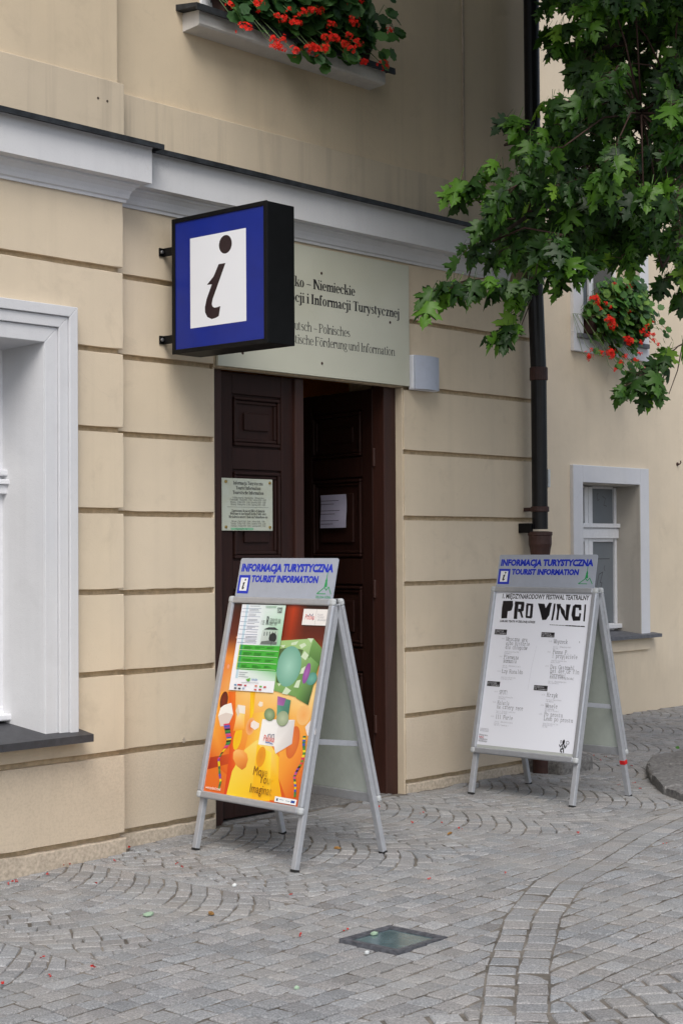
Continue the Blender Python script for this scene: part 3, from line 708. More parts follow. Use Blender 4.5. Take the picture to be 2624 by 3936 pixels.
dr = door_leaf(lambda a, b, d: Vector((HX, HY, .015))+e1*a+Vector((0, 0, b))+e2*(d+.01), (e1, e2, Vector((0, 0, 1))), .74, 2.468, 'door_leaf')
dr['label'] = 'right door leaf standing open into the dark hall'
for hz in (.42, 1.25, 2.06):
    MB().lathe([(.011, -.055), (.012, -.05), (.012, .05), (.011, .055)], (DX1-.130, .135, hz), 10).build('hinge', 'frame_wood', house)
MB().box((DX0+.1, .03, -.03), (DX1-.1, .42, .002), .004).build('threshold', 'kerb_granite', house)
# ------------------------------------------------------------------ the neighbouring house, set back
SY = 1.5
side = thing('set_back_house', (6.5, 1.9, 0), 'plain cream rendered house wall set back beyond the drainpipe', 'building')
OX0, OX1, OZ0, OZ1 = 5.805, 6.742, .70, 2.062
QX0, QX1, QZ0, QZ1 = 5.84, 6.77, 3.36, 4.95
sw_ = MB()
X0, X1, ZT = X_END+.01, 12.5, 7.0
sw_.box((X0, SY, -.3), (OX0, 1.9, ZT)).box((OX0, SY, -.3), (OX1, 1.9, OZ0)).box((OX0, SY, OZ1), (OX1, 1.9, QZ0)).box((OX0, SY, QZ1), (OX1, 1.9, ZT)).box((OX1, SY, -.3), (X1, 1.9, ZT))
sw_.box((OX0, SY, QZ0), (QX0, 1.9, QZ1)).box((X0, 2.6, -.3), (X1, 2.7, ZT))
sw_.box((X1-.2, 1.91, -.3), (X1, 2.59, ZT)).box((X0, 1.91, ZT-.1), (X1-.21, 2.59, ZT))
swall = sw_.build('wall', 'side_plaster', side)
def ring(x0, z0, x1, z1, w, y0, y1, wb=None, bev=.004):
    return MB().box((x0-w, y0, z0), (x0, y1, z1+w), bev).box((x1, y0, z0), (x1+w, y1, z1+w), bev).box((x0, y0, z1), (x1, y1, z1+w), bev)
wr = ring(OX0, OZ0-.01, OX1, OZ1, .15, SY-.035, SY+.002).build('window_surround', 'surround_white', side)
MB().box((OX1-.012, SY-.034, OZ0), (OX1-.0005, SY+.26, OZ1)).box((OX0, SY+.003, OZ0), (OX0+.012, SY+.26, OZ1)).box((OX0+.013, SY+.003, OZ1-.012), (OX1-.013, SY+.26, OZ1)).build('reveal', 'reveal_plaster', wr)
YF = SY+.21
sf = MB()
for x0, x1 in ((OX0+.02, OX0+.07), (OX1-.052, OX1-.014), (6.20, 6.258), (6.264, 6.328)): sf.box((x0, YF, OZ0+.04), (x1, YF+.05, OZ1-.02), .004)
for z0, z1 in ((OZ0+.035, OZ0+.10), (1.545, 1.60), (OZ1-.035, OZ1-.013)): sf.box((OX0+.071, YF, z0), (6.199, YF+.05, z1), .004).box((6.329, YF, z0), (OX1-.071, YF+.05, z1), .004)
sfr = sf.build('window_frame', 'white_paint', side)
MB().box((OX0+.02, YF-.04, 1.672), (OX1-.014, YF-.001, 1.711), .005).box((OX0+.02, YF-.022, 1.575), (OX1-.014, YF-.001, 1.668), .006).build('transom', 'white_paint', sfr)
MB().box((OX0+.02, YF-.05, OZ0+.055), (OX1-.014, YF-.001, OZ0+.095), .005).build('weather_bar', 'white_paint', sfr)
for x0, x1 in ((OX0+.07, 6.201), (6.327, OX1-.052)):
    for z0, z1 in ((OZ0+.09, 1.58), (1.70, OZ1-.03)):
        MB().box((x0, YF+.02, z0), (x1, YF+.026, z1)).build('pane', 'frosted_pane', sfr)
# thin drawn outlines on the frosted panes
sk = Sheet(); K = (.03, .03, .035)
sk.stroke([(.02, .44), (.28, .44)], .006, K); sk.stroke([(.10, .30), (.06, .18), (.10, .17), (.075, .07), (.15, .22), (.12, .225), (.165, .32), (.10, .30)], .006, K)
sk.stroke([(.2, .38), (.185, .355), (.2, .33)], .005, K); sk.stroke([(.02, -.14), (.28, -.14)], .006, K)
sk.stroke([(.10, 1.04), (.08, 1.02), (.09, .97), (.12, .98)], .004, K); sk.stroke([(.17, 1.01), (.22, .99), (.19, .93), (.24, .92)], .004, K)
sk.build('drawing', 'print', lambda a, b, d: (6.35+a, YF+.0195-d, .95+b), sfr)
MB().prism([(SY-.10, OZ0-.030), (SY-.10, OZ0+.0), (SY+.36, OZ0+.05), (SY+.36, OZ0-.03)], OX0-.22, OX1+.245, lambda a, b, d: (d, a, b)).build('window_sill', 'grey_slate', side)
MB().box((OX0-.15, SY-.03, OZ0-.14), (OX1+.15, SY+.002, OZ0-.032), .004).build('sill_apron', 'side_plaster', side)
# upper window
ur = ring(QX0, QZ0, QX1, QZ1, .155, SY-.035, SY+.002).box((QX0-.155, SY-.035, QZ0-.16), (QX1+.155, SY+.002, QZ0-.001), .004).build('window_surround', 'surround_white', side)
MB().box((QX0+.0, SY+.003, QZ0), (QX0+.012, SY+.30, QZ1)).box((QX1-.012, SY-.034, QZ0), (QX1-.0005, SY+.30, QZ1)).build('reveal', 'reveal_plaster', ur)
uf = MB()
for x0, x1 in ((QX0+.02, QX0+.07), (QX1-.07, QX1-.02), (6.29, 6.36)): uf.box((x0, SY+.2, QZ0+.02), (x1, SY+.25, QZ1-.02), .004)
ufr = uf.build('window_frame', 'surround_white', side)
for x0, x1 in ((QX0+.071, 6.289), (6.361, QX1-.071)):
    MB().box((x0, SY+.22, QZ0+.02), (x1, SY+.226, QZ1-.03)).build('pane', 'pane', ufr)
MB().box((QX0-.11, SY-.07, QZ0-.045), (QX1+.11, SY+.2, QZ0-.005), .005).build('window_sill', 'grey_slate', side)
# small iron eye in the wall
p = at_y(2600, 1784, SY)
hk = thing('wall_hook', (p.x, SY, p.z), 'small rusty iron hook sticking out of the set back wall', 'hook')
MB().tube([(p.x, SY+.01, p.z), (p.x-.006, SY-.03, p.z-.003), (p.x-.008, SY-.045, p.z+.012), (p.x-.004, SY-.04, p.z+.03)], .006, 7).build('hook', 'pipe_brown', hk)
MB().lathe([(.016, SY-.010), (.018, SY-.002)], (p.x, 0, p.z), 10, 'y').build('rose', 'pipe_brown', hk)

# ------------------------------------------------------------------ drainpipe at the corner
PX, PY, PR = 2.875, -.125, .053
dp = thing('drainpipe', (PX, PY, 0), 'tall black drainpipe with brown cast foot at the corner of the house', 'drainpipe')
q = seen((PX, PY, 1.9))
MB().tube([(PX, PY, 1.62), (PX, PY, 2.62)], PR, 20).build('pipe_section', 'pipe_black', dp, smooth=False)
MB().tube([(PX, PY, 2.66), (PX-.012, PY+.012, 3.2), (PX-.018, PY+.02, 4.3)], PR, 20).build('pipe_section', 'pipe_black', dp)
MB().tube([(PX-.018, PY+.02, 4.302), (PX-.022, PY+.02, 6.3)], PR*.985, 20).build('pipe_section', 'pipe_black', dp)
MB().lathe([(PR+.004, 2.615), (PR+.008, 2.62), (PR+.008, 2.70), (PR+.003, 2.705)], (PX, PY, 0), 20).build('collar', 'pipe_brown', dp)
MB().lathe([(PR+.003, 4.28), (PR+.006, 4.285), (PR+.006, 4.31), (PR+.002, 4.315)], (PX-.018, PY+.02, 0), 20).build('collar', 'pipe_black', dp)
MB().lathe([(PR+.003, 1.735), (PR+.009, 1.738), (PR+.009, 1.768), (PR+.003, 1.772)], (PX, PY, 0), 20).box((PX-.012, PY+PR, 1.74), (PX+.012, .0, 1.766)).build('bracket', 'pipe_brown', dp)
MB().lathe([(PR+.010, -.01), (PR+.010, 1.44), (PR+.017, 1.49), (PR+.024, 1.52), (PR+.024, 1.575), (PR+.029, 1.58), (PR+.029, 1.602), (PR+.001, 1.606)], (PX, PY, 0), 20).build('cast_foot', 'pipe_brown', dp)
MB().box((PX-.075, PY+.02, 1.595), (PX-.05, .0, 1.66), .004).build('bracket', 'black_metal', dp)
MB().box((PX+PR*.55, PY-PR-.001, 1.90), (PX+PR*.95, PY-PR*.45, 2.02), .004).build('sticker', 'litter_white', dp)
ss = thing('splash_stone', (PX, PY-.02, 0), 'dark worn stone block at the foot of the drainpipe', 'stone')
MB().box((PX-.02, -.30, -.04), (PX+.36, .02, .10), .03).build('block', 'kerb_granite', ss)

# ------------------------------------------------------------------ fascia board over the door
sb = thing('name_board', (.83, -.02, 2.5), 'pale green name board with black serif lettering above the door', 'sign')
MB().box((.012, -.022, 2.497), (1.643, -.004, 3.243), .002).build('board', 'sign_panel', sb)
t = Sheet(); I = (.014, .012, .014); cx = .78
# right edges read from the photograph: the lettering is centred on the board
for s_, ref, xa, xb, zb, k, ff in (('Polsko – Niemieckie', 'Niemieckie', .772, 1.138, 3.000, .086, BOOK), ('Promocji i Informacji Turystycznej', 'Informacji Turystycznej', .755, 1.549, 2.911, .086, BOOK),
                               ('Deutsch – Polnisches', 'Polnisches', .819, 1.091, 2.751, .078, BOOK_L), ('Touristische Förderung und Information', 'Förderung und Information', .787, 1.501, 2.673, .078, BOOK_L)):
    t.text(s_, xb, zb, k, I, ff, align='r', xs=(xb-xa)/(ff.line(ref)[2]*k))
t.build('lettering', 'print', lambda a, b, d: (a, -.0224-d, b), sb)
for sx, sz in ((.845, 3.10), (.845, 2.575), (1.46, 2.875), (.2, 3.12), (.2, 2.58)):
    MB().lathe([(.006, -.0255), (.0085, -.0235), (.0085, -.0215)], (sx, 0, sz), 10, 'y').build('screw', 'pipe_brown', sb)

# ------------------------------------------------------------------ projecting information sign
IX0, IX1, IY0, IY1, IZ0, IZ1 = -.39, -.195, -.795, -.105, 2.515, 3.218
ps = thing('information_sign', (IX0, -.1, 2.5), 'square black box sign with white letter i on blue face', 'sign')
MB().box((IX0+.004, IY0, IZ0), (IX1, IY1, IZ1), .004).build('housing', 'black_metal', ps)
fr = .022
mm = MB().box((IX0-.006, IY0-.002, IZ0-.002), (IX0+.004, IY0+fr, IZ1+.002), .003).box((IX0-.006, IY1-fr, IZ0-.002), (IX0+.004, IY1+.002, IZ1+.002), .003)
mm.box((IX0-.006, IY0+fr, IZ0-.002), (IX0+.004, IY1-fr, IZ0+fr), .003).box((IX0-.006, IY0+fr, IZ1-fr), (IX0+.004, IY1-fr, IZ1+.002), .003).build('front_frame', 'black_metal', ps)
MB().box((IX0+.0, IY0+fr, IZ0+fr), (IX0+.0035, IY1-fr, IZ1-fr)).build('blue_panel', 'sign_blue', ps)
def on_sign(u, v): # photo pixel on the face plane -> (y, z)
    d = photo_ray(u, v); p = CAM+d*((IX0-CAM.x)/d.x); return (-p.y, p.z)
zs_ = lambda x, y: on_sign(620+x*.6122, 740+y*.6122)
t = Sheet(); WH = (.80, .82, .86); KI = (.022, .010, .014)
a0, b0 = zs_(183, 573); a1, b1 = zs_(533, 513)
bt = (zs_(185, 290)[1]+zs_(538, 220)[1])/2; bb = (zs_(180, 855)[1]+zs_(528, 806)[1])/2
t.rect(a0, bb, a1, bt, WH)
c_ = zs_(403, 325); t.ell(c_[0], c_[1], .0465, .047, KI, n=28)
OUT = [(404, 442), (361, 450), (330, 525), (287, 580), (318, 577), (285, 670), (275, 720), (276, 752), (290, 782), (318, 795), (345, 786), (362, 775), (372, 713), (352, 720), (334, 723), (322, 715), (318, 700), (324, 668), (350, 595)]
t.poly([zs_(*q) for q in OUT], KI)
t.build('letter_i', 'print', lambda a, b, d: (IX0-.0005-d, -a, b), ps)
for zz in (3.062, 2.600):
    b = MB().box((IX0+.02, -.104, zz-.022), (IX0+.032, -.002, zz+.022), .003).box((IX0-.005, -.010, zz-.022), (IX0+.0195, -.002, zz+.022), .002).box((IX0+.0, -.104, zz-.022), (IX0+.0195, -.098, zz+.022), .002).build('bracket', 'black_metal', ps)
    MB().lathe([(.006, -.020), (.010, -.018), (.010, -.0095)], (IX0+.008, 0, zz), 8, 'y').build('bolt', 'iron_bolt', b)
    
# ------------------------------------------------------------------ curved grey lamp housing beside the board
p0, p1 = at_y(1567, 1372, 0), at_y(1690, 1500, -.03)
LX0, LX1, LZ0, LZ1 = 1.652, 1.90, 2.482, 2.690
wl = thing('wall_lamp', (1.75, 0, 2.48), 'small grey curved wall lamp housing right of the name board', 'lamp')
MB().box((LX0, -.045, LZ0-.004), (LX1, -.001, LZ1+.004), .008).build('back_box', 'pale_plastic', wl)
arc = [(LX0+.004+(LX1-LX0-.008)*k/10, -.048-.035*math.sin(math.pi*(.12+.88*k/10*.95))) for k in range(11)]
MB().prism([(LX0+.004, -.0455)]+arc+[(LX1-.004, -.0455)], LZ0, LZ1, lambda a, b, d: (a, b, d), 0).build('cover', 'grey_plastic', wl)

# ------------------------------------------------------------------ brass-screwed plate and paper on the doors
pq = thing('opening_hours_plate', (.33, .08, 1.6), 'pale plate with opening hours screwed to the shut door leaf', 'sign')
PX0, PX1, PZ0, PZ1 = .122, .522, 1.602, 1.893
PYF = .068
MB().box((PX0, PYF, PZ0), (PX1, .0815, PZ1), .002).build('plate', 'plaque_face', pq)
t = Sheet(); c = (PX0+PX1)/2+.005; D = (.03, .03, .03); G_ = (.10, .10, .09)
t.rect(PX0+.068, PZ0+.004, PX0+.245, PZ0+.016, (.22, .50, .30))
for s_, z, k, w_, cc, ff in (('Informacja Turystyczna', 1.858, .029, .234, D, BOOK), ('Tourist Information', 1.831, .029, .195, D, BOOK), ('Touristische Information', 1.805, .029, .243, D, BOOK),
                    ('Godziny otwarcia / Opening time / Öffnungszeiten', 1.781, .016, .249, G_, BOOK_L), ('Poniedziałek - Piątek 9:00 - 17:00 / Sobota 10:00 - 14:00', 1.769, .016, .284, G_, BOOK_L),
                    ('Monday - Friday 9:00 - 17:00 / Saturday 10:00 - 14:00', 1.756, .016, .277, G_, BOOK_L), ('Montag - Freitag 9:00 - 17:00 / Samstag 10:00 - 14:00', 1.743, .016, .271, G_, BOOK_L),
                    ('Zapraszamy do naszej filii w Palmiarni', 1.706, .0215, .26, D, BOOK), ('Welcome to our branch in the Palm House', 1.690, .0215, .282, D, BOOK), ('Wir laden in unsere Filiale im Palmenhaus ein', 1.672, .0215, .305, D, BOOK),
                    ('Wtorek - Piątek 10:00 - 18:00 / Sobota 10:00 - 17:00', 1.649, .016, .26, G_, BOOK_L), ('Tuesday - Friday 10:00 - 18:00 / Saturday 10:00 - 17:00', 1.637, .016, .275, G_, BOOK_L), ('Dienstag - Freitag 10:00 - 18:00 / Samstag 10:00 - 17:00', 1.624, .016, .272, G_, BOOK_L)):
    t.text(s_, c, z, k, cc, ff, align='c', width=w_)
t.text('Sonntag/Sunday 10:00 – 14:00', PX0+.15, PZ0+.006, .012, D, BOOK_L, align='c')
t.rect(PX0+.04, 1.7325, PX1-.035, 1.734, G_)
t.build('lettering', 'print', lambda a, b, d: (a, PYF-.0004-d, b), pq)
for sx in (PX0+.03, PX1-.025):
    for sz in (PZ0+.02, PZ1-.02):
        MB().lathe([(.004, PYF-.008), (.008, PYF-.006), (.0085, PYF-.001)], (sx, 0, sz), 10, 'y').build('screw', 'brass', pq)
# paper notice on the open leaf (its own plane)
pa = Vector((HX, HY, .015)); base = pa+e1*.40+Vector((0, 0, 1.0))
pn = thing('paper_notice', tuple(base), 'lilac white paper notice pinned to the open door leaf', 'paper')
def onleaf(a, b, d): return Vector((HX, HY, .015))+e1*a+Vector((0, 0, b))+e2*(.002-d)
A0, A1, B0, B1 = .24, .51, 1.615, 1.825
m = MB(); nn = 6
vs = []; fs = []
for j in range(nn+1):
    for i in range(nn+1):
        a = A0+(A1-A0)*i/nn; b = B0+(B1-B0)*j/nn
        vs.append(onleaf(a, b, .016+.004*math.sin(3*b*8)+.010*max(0, (j/nn-.6))*abs(i/nn-.5)))
for j in range(nn):
    for i in range(nn): fs.append((j*(nn+1)+i, j*(nn+1)+i+1, (j+1)*(nn+1)+i+1, (j+1)*(nn+1)+i))
m.add(vs, fs).build('sheet', 'paper', pn)
t = Sheet()
for k, (s_, w_) in enumerate((('Informacja czynna codziennie', .19), ('prosimy wejść schodami', .14), (None, 0), ('The office is open every day', .20), ('please use the main entrance', .15), (None, 0), ('Das Büro ist täglich geöffnet', .19), ('bitte Haupteingang benutzen', .13))):
    if s_: t.rect(0, -.021*k, w_, -.021*k+.004, (.10, .08, .12))
t.build('print', 'print_matt', lambda a, b, d: onleaf(A1-.015-a, B1-.04+b, .027+d), pn)
# ------------------------------------------------------------------ the two A-boards
def warp(quad):
    """photo-crop quad (TL, TR, BL, BR) -> (s, t) in the sheet by inverse bilinear"""
    A, B, C, D = [Vector(q) for q in quad]
    def f(x, y):
        s = t = .5; P = Vector((x, y))
        for _ in range(12):
            e = A*(1-s)*(1-t)+B*s*(1-t)+C*(1-s)*t+D*s*t-P
            ds = (B-A)*(1-t)+(D-C)*t; dt = (C-A)*(1-s)+(D-B)*s; det = ds.x*dt.y-ds.y*dt.x
            s -= (e.x*dt.y-e.y*dt.x)/det; t -= (ds.x*e.y-ds.y*e.x)/det
        return s, t
    return f
def lerp(a, b, t): t = min(1, max(0, t)); return tuple(x+(y-x)*t for x, y in zip(a, b))
SW, SH = .728, .972       # visible sheet
def art_orange():
    S = Sheet(); wz = warp(((347, 384), (1112, 438), (95, 1908), (832, 2048)))
    def q(x, y): s, t = wz(x, y); return (s*SW, (1-t)*SH)
    def q2(x, y): return q(x, y+1093)
    def bgc(s, t):
        top = lerp(hx('#30120c'), hx('#64200f'), t/.18); top = lerp(top, hx('#c23c12'), max(0, 1-abs(s-.64)*9)*max(0, 1-t*3))
        c = lerp(top, hx('#e8852c'), (t-.19)/.11)
        c = lerp(c, hx('#f3b04c'), (t-.26)/.2)
        c = lerp(c, hx('#f8d690'), max(0, 1-abs(t-.45)*7)*(.4+.6*s))
        c = lerp(c, hx('#ec8a2a'), (t-.55)/.2)
        c = lerp(c, hx('#d8581e'), (t-.76)/.22*(1.1-abs(s-.5)))
        if s < .25: c = lerp(c, hx('#dd6420'), (.25-s)*2.2*(1 if t > .3 else 0))
        return c
    nx, ny = 14, 30
    S.lay += 1
    pts = [(SW*i/nx, SH*(1-j/ny)) for j in range(ny+1) for i in range(nx+1)]
    S.it.append((pts, [(j*(nx+1)+i, (j+1)*(nx+1)+i, (j+1)*(nx+1)+i+1, j*(nx+1)+i+1) for j in range(ny) for i in range(nx)], [bgc(i/nx, j/ny) for j in range(ny+1) for i in range(nx+1)], S.lay))
    O = lambda h: hx(h)
    def P(pts, c, f=q): S.poly([f(*p) for p in pts], [hx(k) for k in c] if isinstance(c, list) else hx(c))
    def E(x, y, rx, ry, c, c2=None, rot=0, f=q):
        a = f(x, y); k1 = SW/745; S.ell(a[0], a[1], rx*k1, ry*k1*.86, hx(c), rot, 22, hx(c2) if c2 else None)
    # warm landscape: cliffs with round holes, beams, red bands
    P([(240, 20), (300, 20), (330, 300), (300, 700), (150, 560), (170, 300)], ['#f4a93c', '#ef8f2c', '#e8641c', '#dd5a18', '#d65a1c', '#f2a63e'], q2)
    E(262, 95, 32, 58, '#5d2013', '#7a2c17', 0, q2)
    P([(300, 20), (360, 20), (350, 840), (265, 850), (310, 500)], ['#e8621a', '#ee7a22', '#e0541a', '#cf3f16', '#d8481a'], q2)
    P([(480, 25), (520, 25), (500, 260), (470, 260)], ['#f5c21c', '#f0a51c', '#f6d21e', '#f3b01c'], q2)
    P([(150, 545), (310, 520), (300, 600), (130, 640)], ['#a8321a', '#d4511c', '#c8481c', '#9c2c18'], q2)
    P([(500, 200), (590, 190), (600, 420), (430, 500)], ['#f3b03e', '#f6c85a', '#f7d35a', '#f0a232'], q2)
    P([(520, 420), (600, 400), (700, 560), (690, 720), (720, 900), (280, 860), (330, 660), (430, 490)], ['#f6d66a', '#f8dc7a', '#f5c21e', '#f4b81c', '#eea21e', '#f2cf2e', '#f3d446', '#f4cf5a'], q2)
    P([(530, 450), (640, 520), (620, 900), (480, 890)], ['#f6c41e', '#f7e04a', '#f5b91a', '#f2b21a'], q2)
    P([(700, 520), (900, 420), (860, 940), (760, 930), (690, 720)], ['#f3a73c', '#ee8c30', '#cc4a1c', '#d9601e', '#ef9a34'], q2)
    P([(690, 720), (760, 930), (715, 900)], '#d8591c', q2)
    E(375, 395, 30, 72, '#f0c21c', '#f2b51c', -6, q2); E(480, 305, 34, 52, '#f0b070', '#dc6a26', -8, q2)
    E(805, 440, 44, 95, '#d4662a', '#e07a34', -8, q2); E(890, 225, 50, 58, '#f2bd74', '#f0a85a', 0, q2)
    E(560, 550, 34, 60, '#e89a1c', '#dd8a1c', -4, q2)
    P([(380, 170), (435, 195), (430, 330), (340, 340)], ['#fbe6a0', '#f8d970', '#f3a42c', '#f0941f'], q2)
    # heart-shaped pebble, bubbles
    P([(385, 487), (420, 495), (450, 525), (458, 570), (440, 630), (410, 651), (370, 620), (338, 560), (340, 510), (360, 490)], ['#f6bb66', '#f2a850', '#ef9a44', '#e88a36', '#d9762c', '#d0702a', '#e28a3a', '#f0a24a', '#f6b660', '#f8c070'], q2)
    E(298, 910, 11, 15, '#e8956a', '#eeb08a'); E(368, 675, 6, 7, '#e0a080')
    # white paper boxes
    def cube(pts, cs, f=q2):
        for k, c in zip(pts, cs): P(k, c, f)
    cube([[(265, 128), (325, 112), (340, 205), (280, 190), (215, 215), (235, 150)], [(280, 190), (340, 205), (300, 290), (235, 300), (215, 215)]], ['#f2efe8', '#dccfc6'])
    cube([[(378, 128), (440, 140), (436, 205), (392, 195)], [(378, 128), (392, 195), (380, 228), (360, 178)]], ['#f0e8dc', '#e2d0b8'])
    cube([[(505, 258), (550, 285), (545, 315), (515, 335), (480, 310), (485, 275)]], ['#f0e4da']); cube([[(555, 107), (580, 115), (578, 145), (558, 152), (540, 135)]], ['#f4e6d0'])
    cube([[(945, 265), (985, 250), (975, 380), (915, 390), (900, 320)]], ['#e6ddd8'])
    cube([[(575, 250), (825, 262), (800, 440), (665, 470), (540, 450)], [(700, 300), (825, 262), (798, 452), (672, 528), (662, 470)]], [['#f2f1ee', '#e6e4e2', '#dad6d4', '#efece8', '#f6f4f0'], ['#e2dfdc', '#d6d2d0', '#cfcac8', '#e4dfda', '#f0ede8']])
    # ribbons
    cols = ['#d23a5c', '#2e7a50', '#2a6a48', '#222222', '#e8d02a', '#3c56b0', '#d04a8a', '#6a8a3a', '#4a8a3a', '#e8c41e', '#8a4a9a']
    pth = [(285, 280), (292, 320), (298, 360), (308, 400), (300, 440), (275, 480), (245, 520), (222, 560), (228, 620), (232, 680), (240, 740), (225, 800)]
    for i, (a, b) in enumerate(zip(pth, pth[1:])):
        for j in range(3):
            u0, u1 = j/3, (j+1)/3; w = 24-i*1.8 if i < 5 else 8
            x0, y0, x1, y1 = a[0]+(b[0]-a[0])*u0, a[1]+(b[1]-a[1])*u0, a[0]+(b[0]-a[0])*u1, a[1]+(b[1]-a[1])*u1
            P([(x0-w, y0), (x0+w, y0-4), (x1+w, y1-4), (x1-w, y1)], cols[(i*3+j*5) % len(cols)], q2)
    pth = [(895, 390), (888, 450), (890, 520), (870, 600), (835, 660), (812, 710), (818, 790), (812, 870)]
    for i, (a, b) in enumerate(zip(pth, pth[1:])):
        for j in range(4):
            u0, u1 = j/4, (j+1)/4; w = 11-i*.6
            x0, y0, x1, y1 = a[0]+(b[0]-a[0])*u0, a[1]+(b[1]-a[1])*u0, a[0]+(b[0]-a[0])*u1, a[1]+(b[1]-a[1])*u1
            P([(x0-w, y0), (x0+w, y0), (x1+w, y1), (x1-w, y1)], cols[(i*3+j*7+2) % len(cols)], q2)
    # a plain green patterned box standing in for the figure
    P([(735, 715), (985, 705), (1040, 780), (985, 985), (895, 1190), (850, 1175), (665, 1115), (690, 985)], ['#9fc27a', '#a8c98a', '#86b06a', '#4e7a3a', '#2e4a22', '#6f9a55', '#7aa860', '#8cb86c'])
    P([(985, 705), (1045, 790), (1025, 925), (940, 860), (960, 780)], ['#7aa45e', '#6a9450', '#4a7036', '#5a8444', '#6a9650'])
    P([(955, 850), (1020, 915), (930, 1240), (840, 1180)], ['#86b46c', '#5e8c46', '#2e4a22', '#6a9a50'])
    P([(725, 780), (800, 772), (905, 795), (880, 880), (800, 1078), (690, 1052), (700, 900)], ['#4e6a3c', '#456034', '#4e6a3c', '#6b8a58', '#5a7a48', '#456034', '#3f5a30'])
    E(790, 925, 92, 120, '#6fa892', '#9cccb8', -6)
    for d in ([(815, 735), (870, 722), (850, 752), (810, 755)], [(875, 755), (915, 738), (930, 760), (890, 785)], [(915, 805), (945, 840), (920, 880), (885, 850)], [(940, 702), (985, 706), (965, 740)], [(890, 945), (920, 925), (905, 985), (872, 990)], [(850, 1042), (880, 1035), (862, 1100), (825, 1095)], [(765, 1090), (805, 1120), (775, 1152), (733, 1143)], [(700, 1062), (728, 1062), (712, 1085)], [(728, 755), (768, 750), (752, 775)]):
        P(d, '#cfe0c0')
    E(962, 1030, 40, 36, '#4f8f80', '#6fae9c', 18); E(925, 985, 22, 62, '#8a4a92', '#a868b0', -12)
    P([(700, 72), (800, 105), (775, 260), (690, 230)], ['#5f9a84', '#4a8670', '#3d7460', '#6aa68e'], q2)
    P([(700, 70), (765, 90), (745, 150), (695, 140)], ['#a060a0', '#8c5090', '#9a5a9a', '#b070b0'], q2)
    E(735, 250, 46, 44, '#94a482', '#b4c0a0', 0, q2); E(635, 215, 42, 36, '#6f8a60', '#a2b48c', -10, q2)
    # campaign mark and words
    S.text('Polska', *q2(580, 425), .045, hx('#d8433a'), bold=0, xs=.72, shear=.12)
    mk = [(610, 410), (622, 375), (640, 372), (645, 405), (652, 378), (668, 375), (665, 415)]
    S.stroke([q2(*p) for p in mk], .003, hx('#5a5f7a')); S.stroke([q2(600, 435), q2(630, 440), q2(655, 452)], .004, hx('#5a7ab8'))
    DK = hx('#7a4a14'); FD = hx('#eec02a')
    S.text('Move', *q2(497, 690), .062, DK, bold=0, xs=.80, fade=(FD, q2(560, 690)[0], q2(625, 690)[0]))
    S.text('Your', *q2(545, 755), .062, DK, bold=0, xs=.80, fade=(FD, q2(590, 755)[0], q2(640, 755)[0]))
    S.text('Imaginat', *q2(468, 826), .062, DK, bold=0, xs=.80, fade=(hx('#f0b42a'), q2(590, 826)[0], q2(665, 826)[0]))
    S.text('www.poland.travel', *q2(120, 790), .021, hx('#f6e6d8'), bold=.01, xs=.75)
    P([(668, 862), (828, 893), (818, 936), (660, 905)], '#eef0ee', q2)
    P([(785, 897), (814, 902), (810, 922), (781, 917)], '#2a4a96', q2); P([(678, 878), (690, 880), (686, 900), (674, 898)], '#28406a', q2)
    S.stroke([q2(697, 888), q2(730, 895)], .003, hx('#9aa0a8')); S.stroke([q2(745, 900), q2(775, 906)], .003, hx('#9aa0a8'))
    # white mark, top right
    P([(918, 462), (1106, 474), (1092, 606), (898, 592)], '#ece8e4')
    S.text('Polska', *q(921, 548), .036, hx('#d8433a'), bold=.004, xs=.75, shear=.12); S.stroke([q(*p) for p in ((930, 530), (945, 515), (955, 525), (963, 505), (975, 525), (987, 505), (983, 560))], .0028, hx('#5a5f7a'))
    S.stroke([q(1018, 470), q(996, 598)], .002, hx('#b8b4b0'))
    for k, s_ in enumerate(('POLISH', 'TOURIST', 'ORGANISATION')): S.text(s_, *q(1020-k*2, 522+k*21), .014, hx('#a8a8ac'), xs=.9)
    # theatre programme taped over the poster
    S.lay += 3
    sheet = [(420, 406), (778, 428), (668, 1136), (310, 1100)]
    P(sheet, ['#e8ecf4', '#d2e6dc', '#eef0f4', '#f2f2f6'])
    sq = warp((sheet[0], sheet[1], sheet[3], sheet[2]))
    def r(s, t): # sheet fraction -> sheet metres
        A, B, C, D = [Vector(q(*k)) for k in (sheet[0], sheet[1], sheet[3], sheet[2])]
        v = A*(1-s)*(1-t)+B*s*(1-t)+C*(1-s)*t+D*s*t; return (v.x, v.y)
    def RC(s0, t0, s1, t1, c): S.poly([r(s0, t0), r(s1, t0), r(s1, t1), r(s0, t1)], [hx(k) for k in c] if isinstance(c, list) else hx(c))
    RC(.45, .0, 1, .50, ['#e4ecee', '#cfe6d8', '#8fce9a', '#e6eef2']); RC(.10, .47, 1, .76, ['#46b43c', '#42b03a', '#3fae38', '#46b43c'])
    RC(.10, .76, 1, .87, ['#e8eef0', '#7fc488', '#c6e2cc', '#eef2f4']); RC(.085, .47, .105, .76, '#c8d41e')
    RC(.105, .0, .16, .86, ['#bfd8e6', '#c6dce8', '#c2dae6', '#b4d0e0']); RC(.105, .47, .16, .76, '#3a9a6a')
    rnd = random.Random(3); t_ = .03
    while t_ < .45:
        S.stroke([r(.02, t_+.018), r(.46, t_+.018)], .0020, hx('#7a8aa8'))
        for k in range(rnd.choice((1, 2, 2))): S.stroke([r(.19, t_-.012+k*.014), r(.19+rnd.uniform(.12, .30), t_-.012+k*.014)], .0022, hx('#8a92a0'))
        t_ += rnd.uniform(.038, .062)
